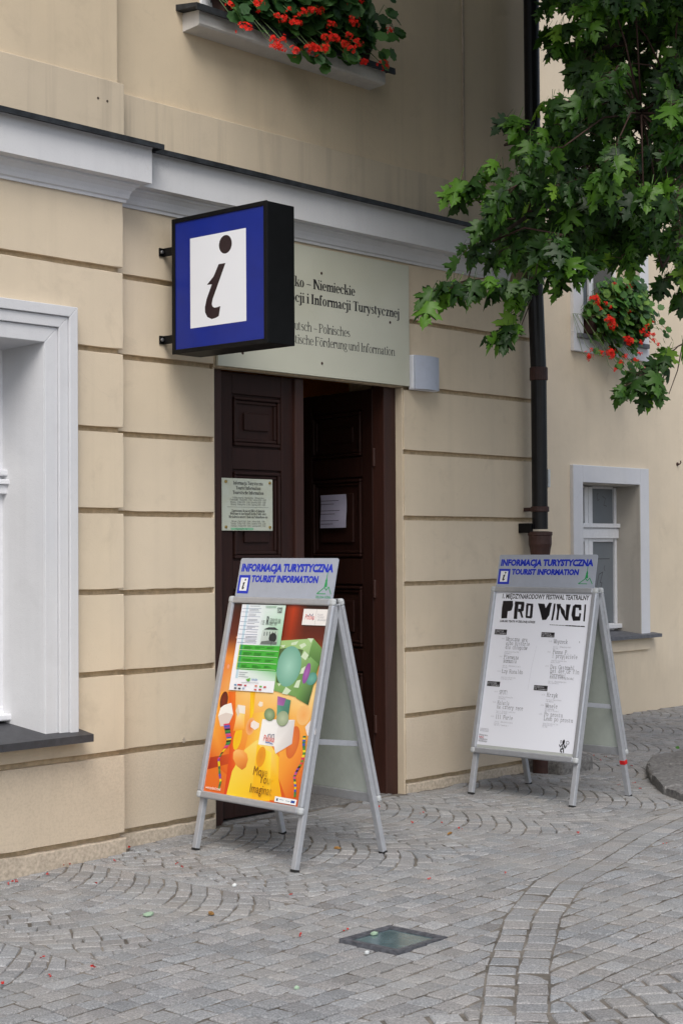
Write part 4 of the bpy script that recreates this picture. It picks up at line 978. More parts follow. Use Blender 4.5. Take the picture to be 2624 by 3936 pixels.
    for t_ in (.50, .57, .645, .715):
        S.stroke([r(.10, t_+.03), r(.98, t_+.03)], .002, hx('#d8f0d0'))
        for s0 in (.2, .45, .72):
            for k in range(rnd.choice((2, 3))): S.stroke([r(s0, t_-.01+k*.013), r(s0+rnd.uniform(.10, .22), t_-.01+k*.013)], .0020, hx('#1d6a26'))
    for t_ in (.79, .815, .84): S.stroke([r(.18, t_), r(.18+rnd.uniform(.12, .3), t_)], .0022, hx('#8a9098'))
    S.text('R', *q(616, 580), .062, hx('#303438'), BOOK, xs=.8); S.text('EPERTUAR', *q(646, 569), .034, hx('#4a5550'), BOOK_L, xs=.78); S.text('CZE', *q(577, 578), .030, hx('#4a5550'), BOOK_L, xs=.8); S.text('WIEC 2011', *q(646, 588), .026, hx('#5a6560'), BOOK_L, xs=.8)
    # the theatre front, a small grey engraving
    P([(600, 618), (640, 604), (690, 606), (718, 628)], '#3a3f42'); P([(590, 625), (718, 632), (705, 740), (566, 742)], ['#c6d2cc', '#b4ccb8', '#a8b8ac', '#c8d0cc'])
    for k in range(5): P([(603+k*22, 640), (611+k*22, 641), (607+k*22, 672), (599+k*22, 672)], '#6a7470')
    E(672, 692, 30, 30, '#20262a', '#2c3236'); P([(572, 738), (700, 745), (704, 728), (640, 712), (580, 716)], '#6a7270')
    S.stroke([q(668, 690), q(658, 750)], .003, hx('#20262a')); S.stroke([q(716, 448), q(752, 450), q(744, 488), q(714, 484), q(716, 448)], .003, hx('#50585c')); S.stroke([q(726, 456), q(744, 457), q(738, 478), q(724, 476), q(726, 456)], .003, hx('#50585c'))
    S.stroke([q(620, 430), q(705, 436)], .002, hx('#5a9a6a')); S.stroke([q(620, 440), q(705, 446)], .002, hx('#7aa88a'))
    P([(452, 1022), (490, 1010), (486, 1035), (470, 1040)], '#6ab04a'); S.text('Lubuskie', *q(497, 1030), .018, hx('#7a96c8'), bold=.01, xs=.75); S.stroke([q(418, 1044), q(556, 1054)], .0016, hx('#8a8f98'))
    for x, y, c in ((368, 1062, '#5a8ab0'), (395, 1062, '#c03a48'), (412, 1064, '#a83a48'), (448, 1070, '#c04858'), (368, 1088, '#4a5468'), (400, 1092, '#3a4048'), (434, 1092, '#a8b8d0'), (535, 1076, '#e08a70'), (573, 1082, '#6ab84a'), (606, 1088, '#c83a3a'), (530, 1106, '#d06a70'), (568, 1108, '#b82c38')):
        P([(x-10, y-6), (x+11, y-5), (x+9, y+6), (x-11, y+5)], c)
    return S
def art_festival():
    S = Sheet(); wz = warp(((312, 338), (1184, 350), (115, 1795), (995, 1890)))
    def q(x, y): s, t = wz(x, y); return (s*SW, (1-t)*SH)
    def q2(x, y): return q(x, y+1093)
    WHITE = (.78, .80, .87); INK = (.016, .014, .016); GY = (.10, .10, .11); LG = (.26, .26, .29)
    S.rect(0, 0, SW, SH, WHITE)
    S.rect(0, 0, SW, .022, (.42, .44, .42))
    a, b = q(362, 403), q(1150, 425)
    S.text('1. MIĘDZYNARODOWY FESTIWAL TEATRALNY', a[0], a[1], .040, INK, bold=.030, width=b[0]-a[0])
    def L(*polys, f=q):      # one hand-cut letter: outlines as seen
        for p in polys: S.poly([f(*k) for k in p], INK)
    # PRO VINCI, cut-paper capitals; counters are left open
    L([(375, 428), (466, 427), (468, 470), (455, 515), (440, 524), (418, 526), (410, 592), (356, 595), (362, 500)])
    L([(488, 432), (572, 436), (574, 465), (508, 462), (482, 462)], [(488, 440), (520, 460), (508, 540), (505, 600), (472, 598), (480, 500)], [(545, 455), (574, 460), (566, 520), (548, 532), (538, 500)], [(515, 500), (548, 505), (545, 535), (512, 532)], [(528, 530), (550, 530), (562, 585), (545, 588)])
    L([(592, 450), (655, 455), (652, 475), (600, 470)], [(590, 462), (612, 470), (600, 585), (583, 580)], [(632, 468), (655, 470), (645, 585), (620, 588)], [(585, 570), (642, 572), (636, 594), (584, 588)])
    L([(698, 450), (758, 455), (768, 495), (800, 443), (826, 446), (812, 490), (800, 560), (770, 606), (735, 608), (720, 540)])
    L([(842, 452), (858, 452), (850, 520), (832, 610), (815, 612), (832, 520)])
    L([(866, 455), (905, 455), (890, 520), (880, 608), (860, 606), (872, 520)], [(890, 452), (938, 520), (945, 612), (905, 540)], [(952, 458), (992, 460), (978, 520), (968, 612), (940, 610), (948, 520)])
    L([(1030, 458), (1085, 462), (1084, 512), (1062, 515), (1062, 492), (1030, 490), (1010, 480)], [(1012, 470), (1036, 490), (1030, 575), (1010, 615), (996, 560)], [(1005, 570), (1062, 572), (1066, 540), (1082, 545), (1072, 612), (1010, 615)])
    L([(1112, 460), (1126, 458), (1122, 520), (1112, 620), (1098, 618), (1108, 520)])
    a, b = q(342, 627), q(668, 650); S.text('LUBUSKI TEATR W ZIELONEJ GÓRZE', a[0], a[1], .018, INK, bold=.03, width=b[0]-a[0])
    rb = random.Random(4); x = 803
    while x < 1105:      # line too small to read in the photograph
        w_ = rb.uniform(8, 26); S.stroke([q(x, 652+(x-803)*.05), q(min(x+w_, 1110), 652+(x+w_-803)*.05)], .0035 if x < 945 else .006, INK if x > 945 else GY); x += w_+rb.uniform(4, 8)
    def tag_(x, y, x2, y2, l1, l2, f):
        c0, c1 = f(x, y), f(x2, y2); S.rect(c0[0], c1[1], c1[0], c0[1], INK)
        h = c0[1]-c1[1]; S.text(l1, c0[0]+.003, c0[1]-h*.45, h*.52, (.75, .76, .8), TYPE, mono=.42, width=(c1[0]-c0[0])*.72); S.text(l2, c0[0]+.003, c0[1]-h*.88, h*.52, (.75, .76, .8), TYPE, mono=.42, width=(c1[0]-c0[0])*.92)
    tag_(298, 696, 405, 748, 'czwartek', '16 czerwca', q); tag_(730, 722, 842, 772, 'sobota', '18 czerwca', q)
    tag_(224, 86, 338, 140, 'piątek', '17 czerwca', q2); tag_(658, 124, 774, 180, 'niedziela', '19 czerwca', q2)
    def row(x, y, xe, s_, f, k=.036):
        a, b = f(x, y), f(xe, y+(xe-x)*.07); S.text(s_, a[0], a[1], k, GY, TYPE, mono=.50, width=b[0]-a[0])
    def small(x, y, w, lines, f):
        for k, s_ in enumerate(lines):
            a = f(x-k*3, y+k*15); S.text(s_, a[0], a[1]-.004, .0125, LG, TYPE, mono=.5, xs=.60)
    def hour(x, y, f, s_='19:00'): a = f(x, y); S.text(s_, a[0], a[1]-.003, .0125, LG, TYPE, mono=.5, xs=.8)
    for x, y in ((360, 784), (336, 952), (316, 1088), (792, 810), (778, 908), (758, 1040)): hour(x, y, q)
    for x, y in ((288, 185), (272, 282), (254, 413), (724, 215), (711, 312), (698, 393)): hour(x, y, q2)
    row(404, 803, 598, 'Mroczna gra', q); row(397, 842, 618, 'albo historie', q); row(391, 880, 592, 'dla chłopców', q)
    small(386, 905, 170, ('Lubuski Teatr w Zielonej Górze', 'scena kameralna'), q)
    row(377, 972, 516, 'Pierwsza', q); row(373, 1008, 497, 'komunia', q); small(368, 1036, 200, ('Teatr im. H. Modrzejewskiej w Legnicy', 'duża scena'), q)
    row(358, 1104, 553, 'Łzy Ronaldo', q); small(352, 50, 170, ('Lubuski Teatr w Zielonej Górze', 'w ramach próby czytanej'), q2)
    row(836, 826, 958, 'Woyzeck', q); small(832, 858, 180, ('Teatr im. J. Kochanowskiego w Opolu', 'duża scena'), q)
    row(826, 924, 968, 'Panna P.', q); row(818, 962, 1042, 'i przyjaciele', q); small(812, 988, 170, ('Lubuski Teatr w Zielonej Górze', 'gościnne spotkania'), q)
    row(805, 1064, 1015, 'Das Gastmahl', q); row(800, 1100, 1055, 'bei der Gräfin', q); row(796, 46, 938, 'Torrenal', q2); row(790, 62, 1018, '(Biesiada u hrabiny Kotłubaj)', q2, .02)
    small(785, 88, 180, ('Teatr im. J. Kochanowskiego w Opolu', 'próba z publicznością'), q2)
    row(331, 207, 412, 'SPUT!', q2); small(326, 232, 170, ('Lubuski Teatr w Zielonej Górze', 'scena kameralna'), q2)
    row(317, 304, 427, 'Kolacja', q2); row(310, 340, 553, 'na cztery ręce', q2); small(306, 365, 200, ('Teatr im. J.K. Norwida w Jeleniej Górze', 'premiera scena studyjna'), q2)
    row(296, 434, 458, 'III Furie', q2); small(290, 460, 200, ('Teatr im. H. Modrzejewskiej w Legnicy', 'duża scena', 'Nowy Teatr ul. Nowoświatowa 11'), q2)
    row(770, 232, 866, 'Krzyk', q2); small(764, 258, 250, ('Teatr im. A. Fredry w Gnieźnie', 'scena kameralna'), q2)
    row(756, 332, 862, 'Wesele', q2); small(752, 344, 150, ('Teatr w Grudziądzu', 'duża scena, ul. Teatralna 19'), q2)
    row(744, 410, 908, 'Po prostu', q2); row(740, 450, 996, 'Leon po prostu', q2); small(733, 478, 200, ('Lubuski Teatr w Zielonej Górze', 'warsztaty teatralne', 'duża scena'), q2)
    S.stroke([q(684, 850), q(640, 1030), q2(598, 175)], .0012, (.5, .5, .56)); S.stroke([q(1065, 808), q(1066, 822)], .003, GY)
    for k in range(3): S.stroke([q2(152-k*1, 522+k*11), q2(235-k*2, 532+k*11)], .0015, LG)
    for k, (s_, c, bo) in enumerate((('Ministerstwo', GY, .0), ('Kultury', hx('#b02a30'), .02), ('i Dziedzictwa', GY, .0), ('Narodowego', GY, .0))):
        a = q2(143-k*3, 588+k*18); S.text(s_, a[0], a[1], .015, c, bold=bo, xs=.85)
    # little letter figure
    S.ell(*q2(915, 652), .0085, .015, INK, -8); S.stroke([q2(888, 662), q2(889, 636), q2(900, 640), q2(896, 656)], .0025, GY); S.stroke([q2(950, 672), q2(936, 664), q2(938, 648), q2(952, 642), q2(963, 652), q2(960, 668), q2(950, 672)], .0025, GY)
    for p, w in (([(877, 676), (888, 696), (900, 672)], .005), ([(908, 672), (904, 706)], .006), ([(918, 705), (922, 675), (930, 705), (942, 680)], .005), ([(905, 712), (890, 716), (886, 732), (898, 744)], .007), ([(914, 710), (913, 746)], .007)):
        S.stroke([q2(*k) for k in p], w, INK)
    return S
HW, HH = .745, .207
def art_header(cap):
    S = Sheet(); B = hx('#1530b8'); GN = hx('#2a9a58')
    S.text('INFORMACJA TURYSTYCZNA', .016, .139, .053, B, bold=.055, width=.704, shear=.06)
    S.text('TOURIST INFORMATION', .112, .084, .046, B, bold=.055, width=.508, shear=.06)
    S.rect(.010, .022, .100, .118, B); S.rect(.026, .036, .084, .104, (.80, .82, .85))
    S.ell(.0635, .0935, .006, .006, (.02, .02, .02)); S.poly([(.052, .080), (.064, .082), (.055, .052), (.066, .057), (.062, .048), (.050, .042), (.044, .049), (.050, .074), (.044, .072)], (.02, .02, .02))
    S.stroke([(.628, .030), (.676, .062), (.690, .048), (.706, .064), (.728, .030)], .005, GN); S.stroke([(.628, .030), (.690, .030)], .004, GN)
    S.poly([(.672, .064), (.694, .064), (.690, .088), (.676, .088)], GN); S.poly([(.677, .088), (.689, .088), (.687, .106), (.679, .106)], GN); S.stroke([(.683, .104), (.683, .134)], .004, GN); S.ell(.683, .094, .008, .005, GN)
    if cap: S.text('ZIELONA GÓRA', .622, .008, .0165, GN, bold=.01, width=.108)
    return S

def a_board(name, o, yaw, leanf, backd, art, label, cap, tape=False):
    W, TOP, BOT = .80, 1.284, .254
    o = Vector((o[0], o[1], 0)); w = Vector((-math.sin(yaw), -math.cos(yaw), 0)); bk = Vector((math.cos(yaw), -math.sin(yaw), 0)); zz = Vector((0, 0, 1))
    upf = zz*math.cos(leanf)+bk*math.sin(leanf); nf = -bk*math.cos(leanf)+zz*math.sin(leanf)
    top = o+upf*TOP
    lb = math.atan2(backd-(top-o).dot(bk), top.z); upb = zz*math.cos(lb)-bk*math.sin(lb); nb = bk*math.cos(lb)+zz*math.sin(lb)
    ob = top+bk*.03-upb*TOP
    T = thing(name, (o+bk*backd/2)[:], label, 'sign board', 'folding pavement signs outside the tourist office')
    F = lambda a, b, d: o+w*a+upf*b+nf*d
    B = lambda a, b, d: ob+w*a+upb*b+nb*d
    def bar(m, f, ax, a0, b0, a1, b1, d0, d1, bev=.006):
        return m.obox(f((a0+a1)/2, (b0+b1)/2, (d0+d1)/2), ax, (abs(a1-a0)/2, abs(b1-b0)/2, abs(d1-d0)/2), bev)
    for f, ax, up, og, front in ((F, (w, upf, nf), upf, o, True), (B, (w, upb, nb), upb, ob, False)):
        fm = MB(); h = W/2; fw = .034
        for s in (-1, 1): bar(fm, f, ax, s*(h-fw), BOT+.03, s*h, TOP-.03, -.004, .018, .007)
        for b0, b1 in ((TOP-fw, TOP), (BOT, BOT+fw)): bar(fm, f, ax, -h+.03, b0, h-.03, b1, -.004, .018, .007)
        fr = fm.build('snap_frame', 'aluminium' if front else 'alu_matt', T)
        # fine bead along the inner edge of each rail
        for s in (-1, 1): bar(MB(), f, ax, s*(h-fw-.004), BOT+fw, s*(h-fw-.0005), TOP-fw, .0, .010, .001).build('bead', 'alu_matt', fr)
        for s in (-1, 1):
            for b0 in (BOT, TOP):
                c = f(s*(h-.016), b0+(.016 if b0 == BOT else -.016), .0065); MB().obox(c, ax, (.0185, .0185, .0135), .011).build('corner_cap', 'grey_corner_plastic', fr)
        pn = MB(); bar(pn, f, ax, -h+fw+.001, BOT+fw+.001, h-fw-.001, TOP-fw-.001, -.003, .003, 0)
        pan = pn.build('panel', 'back_panel', T)
        bar(MB(), f, ax, -h+.03, BOT-.002, h-.03, BOT+.045, -.016, -.005, .003).build('inner_rail', 'alu_matt', T)
        for s in (-1, 1):
            a = s*(h-.021); lo = 0
            for _ in range(4):
                p = f(a, lo, -.018); lo -= (p.z-gz(p.x)-.006)/up.z
            lg = MB(); bar(lg, f, ax, a-.016, lo, a+.016, TOP-.02, -.034, -.006, .003)
            leg = lg.build('leg', 'alu_matt', T)
            ft = MB(); c = f(a, lo-.002, -.02); ft.obox(c, ax, (.017, .006, .015), .002); ft.build('rubber_foot', 'rubber', leg)
            if tape and not front and s == 1:
                bar(MB(), f, ax, a-.0175, .20, a+.0175, .226, -.0355, -.0045, .002).build('red_tape', 'red_tape', leg)
    # hinge and the stays that stop the legs sliding apart
    for s in (-1, 1):
        c = top+w*(s*(W/2-.05))+bk*.016-Vector((0, 0, .012)); MB().obox(c, (w, bk, zz), (.03, .022, .012), .003).build('hinge', 'rubber', T)
        p, q_ = F(s*(W/2-.046), .60, -.026), B(s*(W/2-.046), .56, -.026)
        d = (q_-p); l = d.length; d.normalize(); n2 = w.cross(d)
        MB().obox((p+q_)/2, (d, w, n2), (l/2, .003, .013), .001).build('stay_bar', 'aluminium', T)
    # printed sheet behind film
    art.build('poster', 'print', lambda a, b, d: F(a-SW/2, BOT+.033+b-.004, .0045+d), T)
    # header plate
    m = MB(); poly = []
    for cx_, cy_, a0 in ((HW-.012, HH-.012, 0), (.012, HH-.012, 90), ):
        poly += [(cx_+.012*math.cos(R(a0+k*30)), cy_+.012*math.sin(R(a0+k*30))) for k in range(4)]
    poly = [(0, -.03)]+[(HW, -.03)]+poly
    hd = MB().prism(poly, .004, 0, lambda a, b, d: F(a-HW/2-.012, TOP-.002+b, -.012+d)).build('header_plate', 'header_grey', T)
    art_header(cap).build('header_print', 'print', lambda a, b, d: F(a-HW/2-.012, TOP-.002+b, -.0075+d), hd)
    return T
a_board('pavement_sign', (-.526, -.725), R(5.4), R(12.4), .585, art_orange(), 'silver folding board with orange poster and green theatre programme, nearer the camera', True)
a_board('pavement_sign', (1.787, -.710), R(2.8), R(12.2), .575, art_festival(), 'silver folding board with white PRO VINCI festival poster, beside the drainpipe', False, True)
# ------------------------------------------------------------------ ground and setts
def inview(x, y, mg=420):
    u, v, z = seen((x, y, gz(x)))
    return z > .5 and -mg < u < 2624+mg and 2300 < v < 3936+mg
m = MB()
nx = 24
vs = []; xs = [-400, -60, -12, -5]+[-4+.25*k for k in range(1, 17)]+[2, 6, 14, 60, 400]; ys = [-400, -60, -12, -6, -3, 0, 3, 12, 60, 400]
m.add([(x, y, gz(x)-.06) for y in ys for x in xs], [(j*len(xs)+i, j*len(xs)+i+1, (j+1)*len(xs)+i+1, (j+1)*len(xs)+i) for j in range(len(ys)-1) for i in range(len(xs)-1)])
ground = m.build('ground', 'paving_far', None, kind='structure', label='grey ground beneath and beyond the paving')
STR = [(-2.6, -3.85), (-2.15, -3.52), (-1.716, -3.213), (-1.489, -3.055), (-1.2, -2.857), (-.878, -2.665), (-.587, -2.489), (-.346, -2.38), (.005, -2.221), (.44, -2.12), (.92, -1.975), (1.30, -1.865), (2.1, -1.70), (3.2, -1.58)]
SHW = .115                                   # half width of the double gutter row
def near_strip(x, y):
    best = None
    for a, b in zip(STR, STR[1:]):
        ax, ay, bx, by = *a, *b; dx, dy = bx-ax, by-ay; L2 = dx*dx+dy*dy
        t = max(0, min(1, ((x-ax)*dx+(y-ay)*dy)/L2)); px, py = ax+t*dx, ay+t*dy; d = math.hypot(x-px, y-py)
        if best is None or d < best[0]:
            l = math.sqrt(L2); nxv, nyv = -dy/l, dx/l; s = (x-px)*nxv+(y-py)*nyv
            best = (d, s, (px, py), (nxv, nyv))
    return best
# bed of sand: everything between the stones
def grid(x0, x1, y0, y1, st, keep):
    m = MB(); idx = {}; rnd = random.Random(5)
    ni, nj = int((x1-x0)/st), int((y1-y0)/st)
    def vid(i, j):
        if (i, j) not in idx:
            x, y = x0+i*st, y0+j*st; idx[(i, j)] = len(m.v); m.v.append((x, y, gz(x)+(-.0072+rnd.uniform(-.0045, .0035) if near_strip(x, y)[0] > .15 else -.0035+rnd.uniform(-.001, .001)))); m.c.append((1, 1, 1))
        return idx[(i, j)]
    for j in range(nj):
        for i in range(ni):
            if keep(x0+(i+.5)*st, y0+(j+.5)*st): m.f.append((vid(i, j), vid(i+1, j), vid(i+1, j+1), vid(i, j+1)))
    return m
LX_, LY_, LS = -1.180, -2.243, .296          # ground light (outer square)
bed = grid(-5.0, 12.6, -6.2, 1.55, .05, lambda x, y: inview(x, y, 700) and (y < 0.03 or x > X_END) and not (abs(x-LX_) < LS/2-.03 and abs(y-LY_) < LS/2-.03))
pave = bed.build('pavement', 'joint_sand', None, kind='structure', label='grey granite sett paving laid in arcs and rows')
rs = random.Random(21)
def clip(poly, p, n):                        # keep the side n points to
    out = []
    for i, a in enumerate(poly):
        b = poly[(i+1) % len(poly)]; da = (a[0]-p[0])*n[0]+(a[1]-p[1])*n[1]; db = (b[0]-p[0])*n[0]+(b[1]-p[1])*n[1]
        if da >= 0: out.append(a)
        if da*db < 0: t = da/(da-db); out.append((a[0]+(b[0]-a[0])*t, a[1]+(b[1]-a[1])*t))
    return out
def area(p): return abs(sum(p[i][0]*p[(i+1) % len(p)][1]-p[(i+1) % len(p)][0]*p[i][1] for i in range(len(p))))/2
def ctr(p): return sum(q[0] for q in p)/len(p), sum(q[1] for q in p)/len(p)
YB = -1.50                                   # arcs near the wall, straight rows beyond
P1, N1 = (-1.855, -2.915), (.606, .795)      # diagonal border row in the foreground: field on the far side
YC = -3.30
stones = []
def put(poly, reg):
    if len(poly) < 3: return
    x, y = ctr(poly)
    if not inview(x, y): return
    if y > -.02 and x < X_END+.05: return
    if y > 1.48: return
    s = near_strip(x, y)
    if reg != 'S':
        if s[0] < .6:
            sg = 1 if s[1] > 0 else -1
            if abs(s[1]) < SHW-.05 and s[0] < SHW: return
            poly = clip(poly, (s[2][0]+s[3][0]*SHW*sg, s[2][1]+s[3][1]*SHW*sg), (s[3][0]*sg, s[3][1]*sg))
    if reg == 'A': poly = clip(poly, (0, YB), (0, 1))
    if reg == 'B':
        poly = clip(poly, (0, YB), (0, -1))
        poly = clip(poly, P1, N1); poly = clip(poly, (0, YC), (0, 1))
    if reg == 'C' and len(poly) > 2:
        x, y = ctr(poly); dl = (x-P1[0])*N1[0]+(y-P1[1])*N1[1]
        if dl > 0 and y > YC: 
            return
        if y > YC: poly = clip(poly, P1, (-N1[0], -N1[1]))
    # walls, lamp
    if len(poly) > 2:
        x, y = ctr(poly)
        if x < XR+.02: poly = clip(poly, (0, RESS-.012), (0, -1))
        elif x < X_END: poly = clip(poly, (0, -.008), (0, -1))
    for sx, sy in ((1, 0), (-1, 0), (0, 1), (0, -1)):
        if len(poly) < 3: return
        x, y = ctr(poly); dx, dy = x-LX_, y-LY_
        if max(abs(dx), abs(dy)) < LS/2+.08:
            if abs(dx) >= abs(dy) and sx and dx*sx > 0 or abs(dy) > abs(dx) and sy and dy*sy > 0:
                poly = clip(poly, (LX_+sx*(LS/2+.003), LY_+sy*(LS/2+.003)), (sx, sy))
    if len(poly) < 3 or area(poly) < .0005: return
    x, y = ctr(poly)
    if max(abs(x-LX_), abs(y-LY_)) < LS/2: return
    stones.append(poly)
# region A: segmental arcs, bows towards the street
WB, SAG, PT = 1.13, .33, .098
for kb in range(-4, 12):
    xc = -1.55+WB*kb
    for j in range(-16, 40):
        y0 = .30-PT*j+.025*math.sin(kb*1.7)
        if y0 < YB-.5 or y0 > 2.2: continue
        f_ = lambda x: y0-SAG*(1-((x-xc)/(WB/2))**2)
        df = lambda x: 2*SAG*(x-xc)/(WB/2)**2
        x = xc-WB/2; cuts = [x]; x += rs.uniform(.05, .10)
        while x < xc+WB/2-.04: cuts.append(x); x += rs.uniform(.076, .112)/math.sqrt(1+df(x)**2)
        cuts.append(xc+WB/2)
        def tp(x):
            d = df(x); n = math.sqrt(1+d*d); th = PT/(n*n); e = 1-abs((x-xc)/(WB/2))**6; xx = x-d*th*e; return (xx, f_(xx)+PT-.006)
        for a, b in zip(cuts, cuts[1:]):
            j1 = lambda: rs.uniform(-.006, .006)
            p = [(a, f_(a)), (b, f_(b)), tp(b), tp(a)]
            xl, xr_ = xc-WB/2, xc+WB/2
            p = [(min(max(q[0]+j1(), xl), xr_), q[1]+j1()) for q in p]
            if area(p) > .0012: put(p, 'A')
# region B: straight courses along the house
y = YB+.1; j = 0
while y > -5.2:
    h = rs.uniform(.093, .103); x = -5.2+rs.uniform(0, .1); w0 = rs.uniform(0, 6)
    wv = lambda x: .012*math.sin(x*1.9+.6)+.006*math.sin(x*5+w0*0)
    while x < 5:
        l = rs.uniform(.076, .112); j1 = lambda: rs.uniform(-.0025, .0025)
        sk_ = rs.uniform(-.008, .008)
        gp = rs.uniform(.008, .015); put([(x+j1(), y-h+gp+wv(x)+j1()), (x+l+j1(), y-h+gp+wv(x+l)+j1()), (x+l+sk_+j1(), y+wv(x+l)+j1()), (x+sk_+j1(), y+wv(x)+j1())], 'B'); x += l
    y -= h
# region C: rows square to the diagonal border
ux, uy = N1[1], -N1[0]
r_ = 0.0
for k in range(40):
    h = rs.uniform(.098, .115); s_ = -4+rs.uniform(0, .1)
    while s_ < 6:
        l = rs.uniform(.10, .15); j1 = lambda: rs.uniform(-.005, .005)
        c = [(s_, r_), (s_+l-.008, r_), (s_+l-.008, r_-h+.010), (s_, r_-h+.010)]
        put([(P1[0]+ux*a+N1[0]*b+j1(), P1[1]+uy*a+N1[1]*b+j1()) for a, b in c], 'C'); s_ += l
    r_ -= h
# right of the border the diagonal field goes on below the straight rows
r_ = 0.0
for k in range(26):
    h = rs.uniform(.098, .115); s_ = 0
    while s_ < 6:
        l = rs.uniform(.10, .15)
        c = [(s_, r_+h), (s_+l-.008, r_+h), (s_+l-.008, r_+.010), (s_, r_+.010)]
        pl_ = [(P1[0]+ux*a+N1[0]*b, P1[1]+uy*a+N1[1]*b) for a, b in c]
        pl_ = clip(pl_, (0, YC), (0, -1))
        if len(pl_) > 2 and ctr(pl_)[1] < YC: put(pl_, 'C')
        s_ += l
    r_ += h
# the double gutter row
for side_ in (-1, 1):
    dist = rs.uniform(0, .05); acc = []
    pts = []
    for a, b in zip(STR, STR[1:]):
        L_ = math.hypot(b[0]-a[0], b[1]-a[1]); n = max(2, int(L_/.01))
        for i in range(n): pts.append((a[0]+(b[0]-a[0])*i/n, a[1]+(b[1]-a[1])*i/n))
    # smooth
    for _ in range(30): pts = [pts[0]]+[((pts[i-1][0]+pts[i][0]*2+pts[i+1][0])/4, (pts[i-1][1]+pts[i][1]*2+pts[i+1][1])/4) for i in range(1, len(pts)-1)]+[pts[-1]]
    i = 0
    def off(i, s):
        a, b = pts[max(0, i-1)], pts[min(len(pts)-1, i+1)]; d = math.hypot(b[0]-a[0], b[1]-a[1]); return (pts[i][0]-(b[1]-a[1])/d*s, pts[i][1]+(b[0]-a[0])/d*s)
    while i < len(pts)-16:
        n = rs.randint(9, 13); j1 = lambda: rs.uniform(-.004, .004)
        e0, e1_ = (0.0015*side_, side_*(SHW-.0025)); k = i+n
        if k >= len(pts): break
        q_ = [off(i, e0), off(k, e0), off(k, e1_), off(i, e1_)]
        put([(p[0]+j1(), p[1]+j1()) for p in q_], 'S'); i = k
def stone(poly, gap=None):
    """one sett: tapered sides, worn shoulder, slightly crowned head"""
    if sum(poly[i][0]*poly[(i+1) % len(poly)][1]-poly[(i+1) % len(poly)][0]*poly[i][1] for i in range(len(poly))) < 0: poly = poly[::-1]
    cx, cy = ctr(poly); n = len(poly); top = gz(cx)+rs.uniform(-.0016, .0016); tx, ty = rs.uniform(-.012, .012), rs.uniform(-.012, .012)
    g = rs.uniform(.0008, .0026)
    def inset(d, z, dz):
        o = []
        for x, y in poly:
            l = math.hypot(x-cx, y-cy) or 1; k = max(.55, 1-d*1.35/l); px, py = cx+(x-cx)*k, cy+(y-cy)*k
            o.append((px, py, z+(px-cx)*tx+(py-cy)*ty+dz))
        return o
    vs = inset(g*.4, gz(cx)-.045, 0)+inset(g, top-.0065, 0)+inset(g+.0045, top-.001, 0)+[(cx, cy, top+.0004)]
    fs = []
    for k in range(n):
        k2 = (k+1) % n
        fs += [(k, k2, n+k2, n+k), (n+k, n+k2, 2*n+k2, 2*n+k), (2*n+k, 2*n+k2, 3*n)]
    t = rs.gauss(1, .10); t = max(.68, min(1.35, t)); w = rs.uniform(-.03, .04)
    return vs, fs, (t*(1+w), t, t*(1-w*.8))
def px_area(poly):
    q_ = [seen((p[0], p[1], gz(p[0])))[:2] for p in poly]
    c = ctr(q_); ins = -60 < c[0] < 2684 and c[1] < 3990
    return area(q_) if ins else 0
stones.sort(key=px_area, reverse=True)
rest = MB()
for i, p in enumerate(stones):
    v, f, t = stone(p)
    if i < 300:
        mb = MB(); mb.add(v, f, t); mb.build('sett', 'granite', pave, tones=True)
    else: rest.add(v, f, t)
rest.build('setts', 'granite', pave, tones=True, kind='stuff')
print('setts', len(stones))

# ------------------------------------------------------------------ glass ground light
gl = thing('ground_light', (LX_, LY_, gz(LX_)), 'square glass ground light in a dark metal frame, set in the paving', 'light')
fz = gz(LX_)+.004
for k in range(4):
    a = R(90*k); ex, ey = Vector((math.cos(a), math.sin(a), 0)), Vector((-math.sin(a), math.cos(a), 0))
    for i, (d0, d1, zt) in enumerate(((.118, .128, .000), (.1285, .138, .002), (.1385, .151, .003))):
        c = Vector((LX_, LY_, 0)); pts = [c+ex*d0-ey*d0, c+ex*d1-ey*d1, c+ex*d1+ey*d1, c+ex*d0+ey*d0]
        z0, z1 = fz-.03, fz+zt; m = MB()
        m.add([(p.x, p.y, z0) for p in pts]+[(p.x, p.y, z1) for p in pts], [(0, 3, 2, 1), (4, 5, 6, 7), (0, 1, 5, 4), (1, 2, 6, 5), (2, 3, 7, 6), (3, 0, 4, 7)])
        m.build('frame_rail', 'lamp_frame', gl)
MB().box((LX_-.1175, LY_-.1175, fz-.02), (LX_+.1175, LY_+.1175, fz-.004), .003).build('glass', 'lamp_glass', gl)

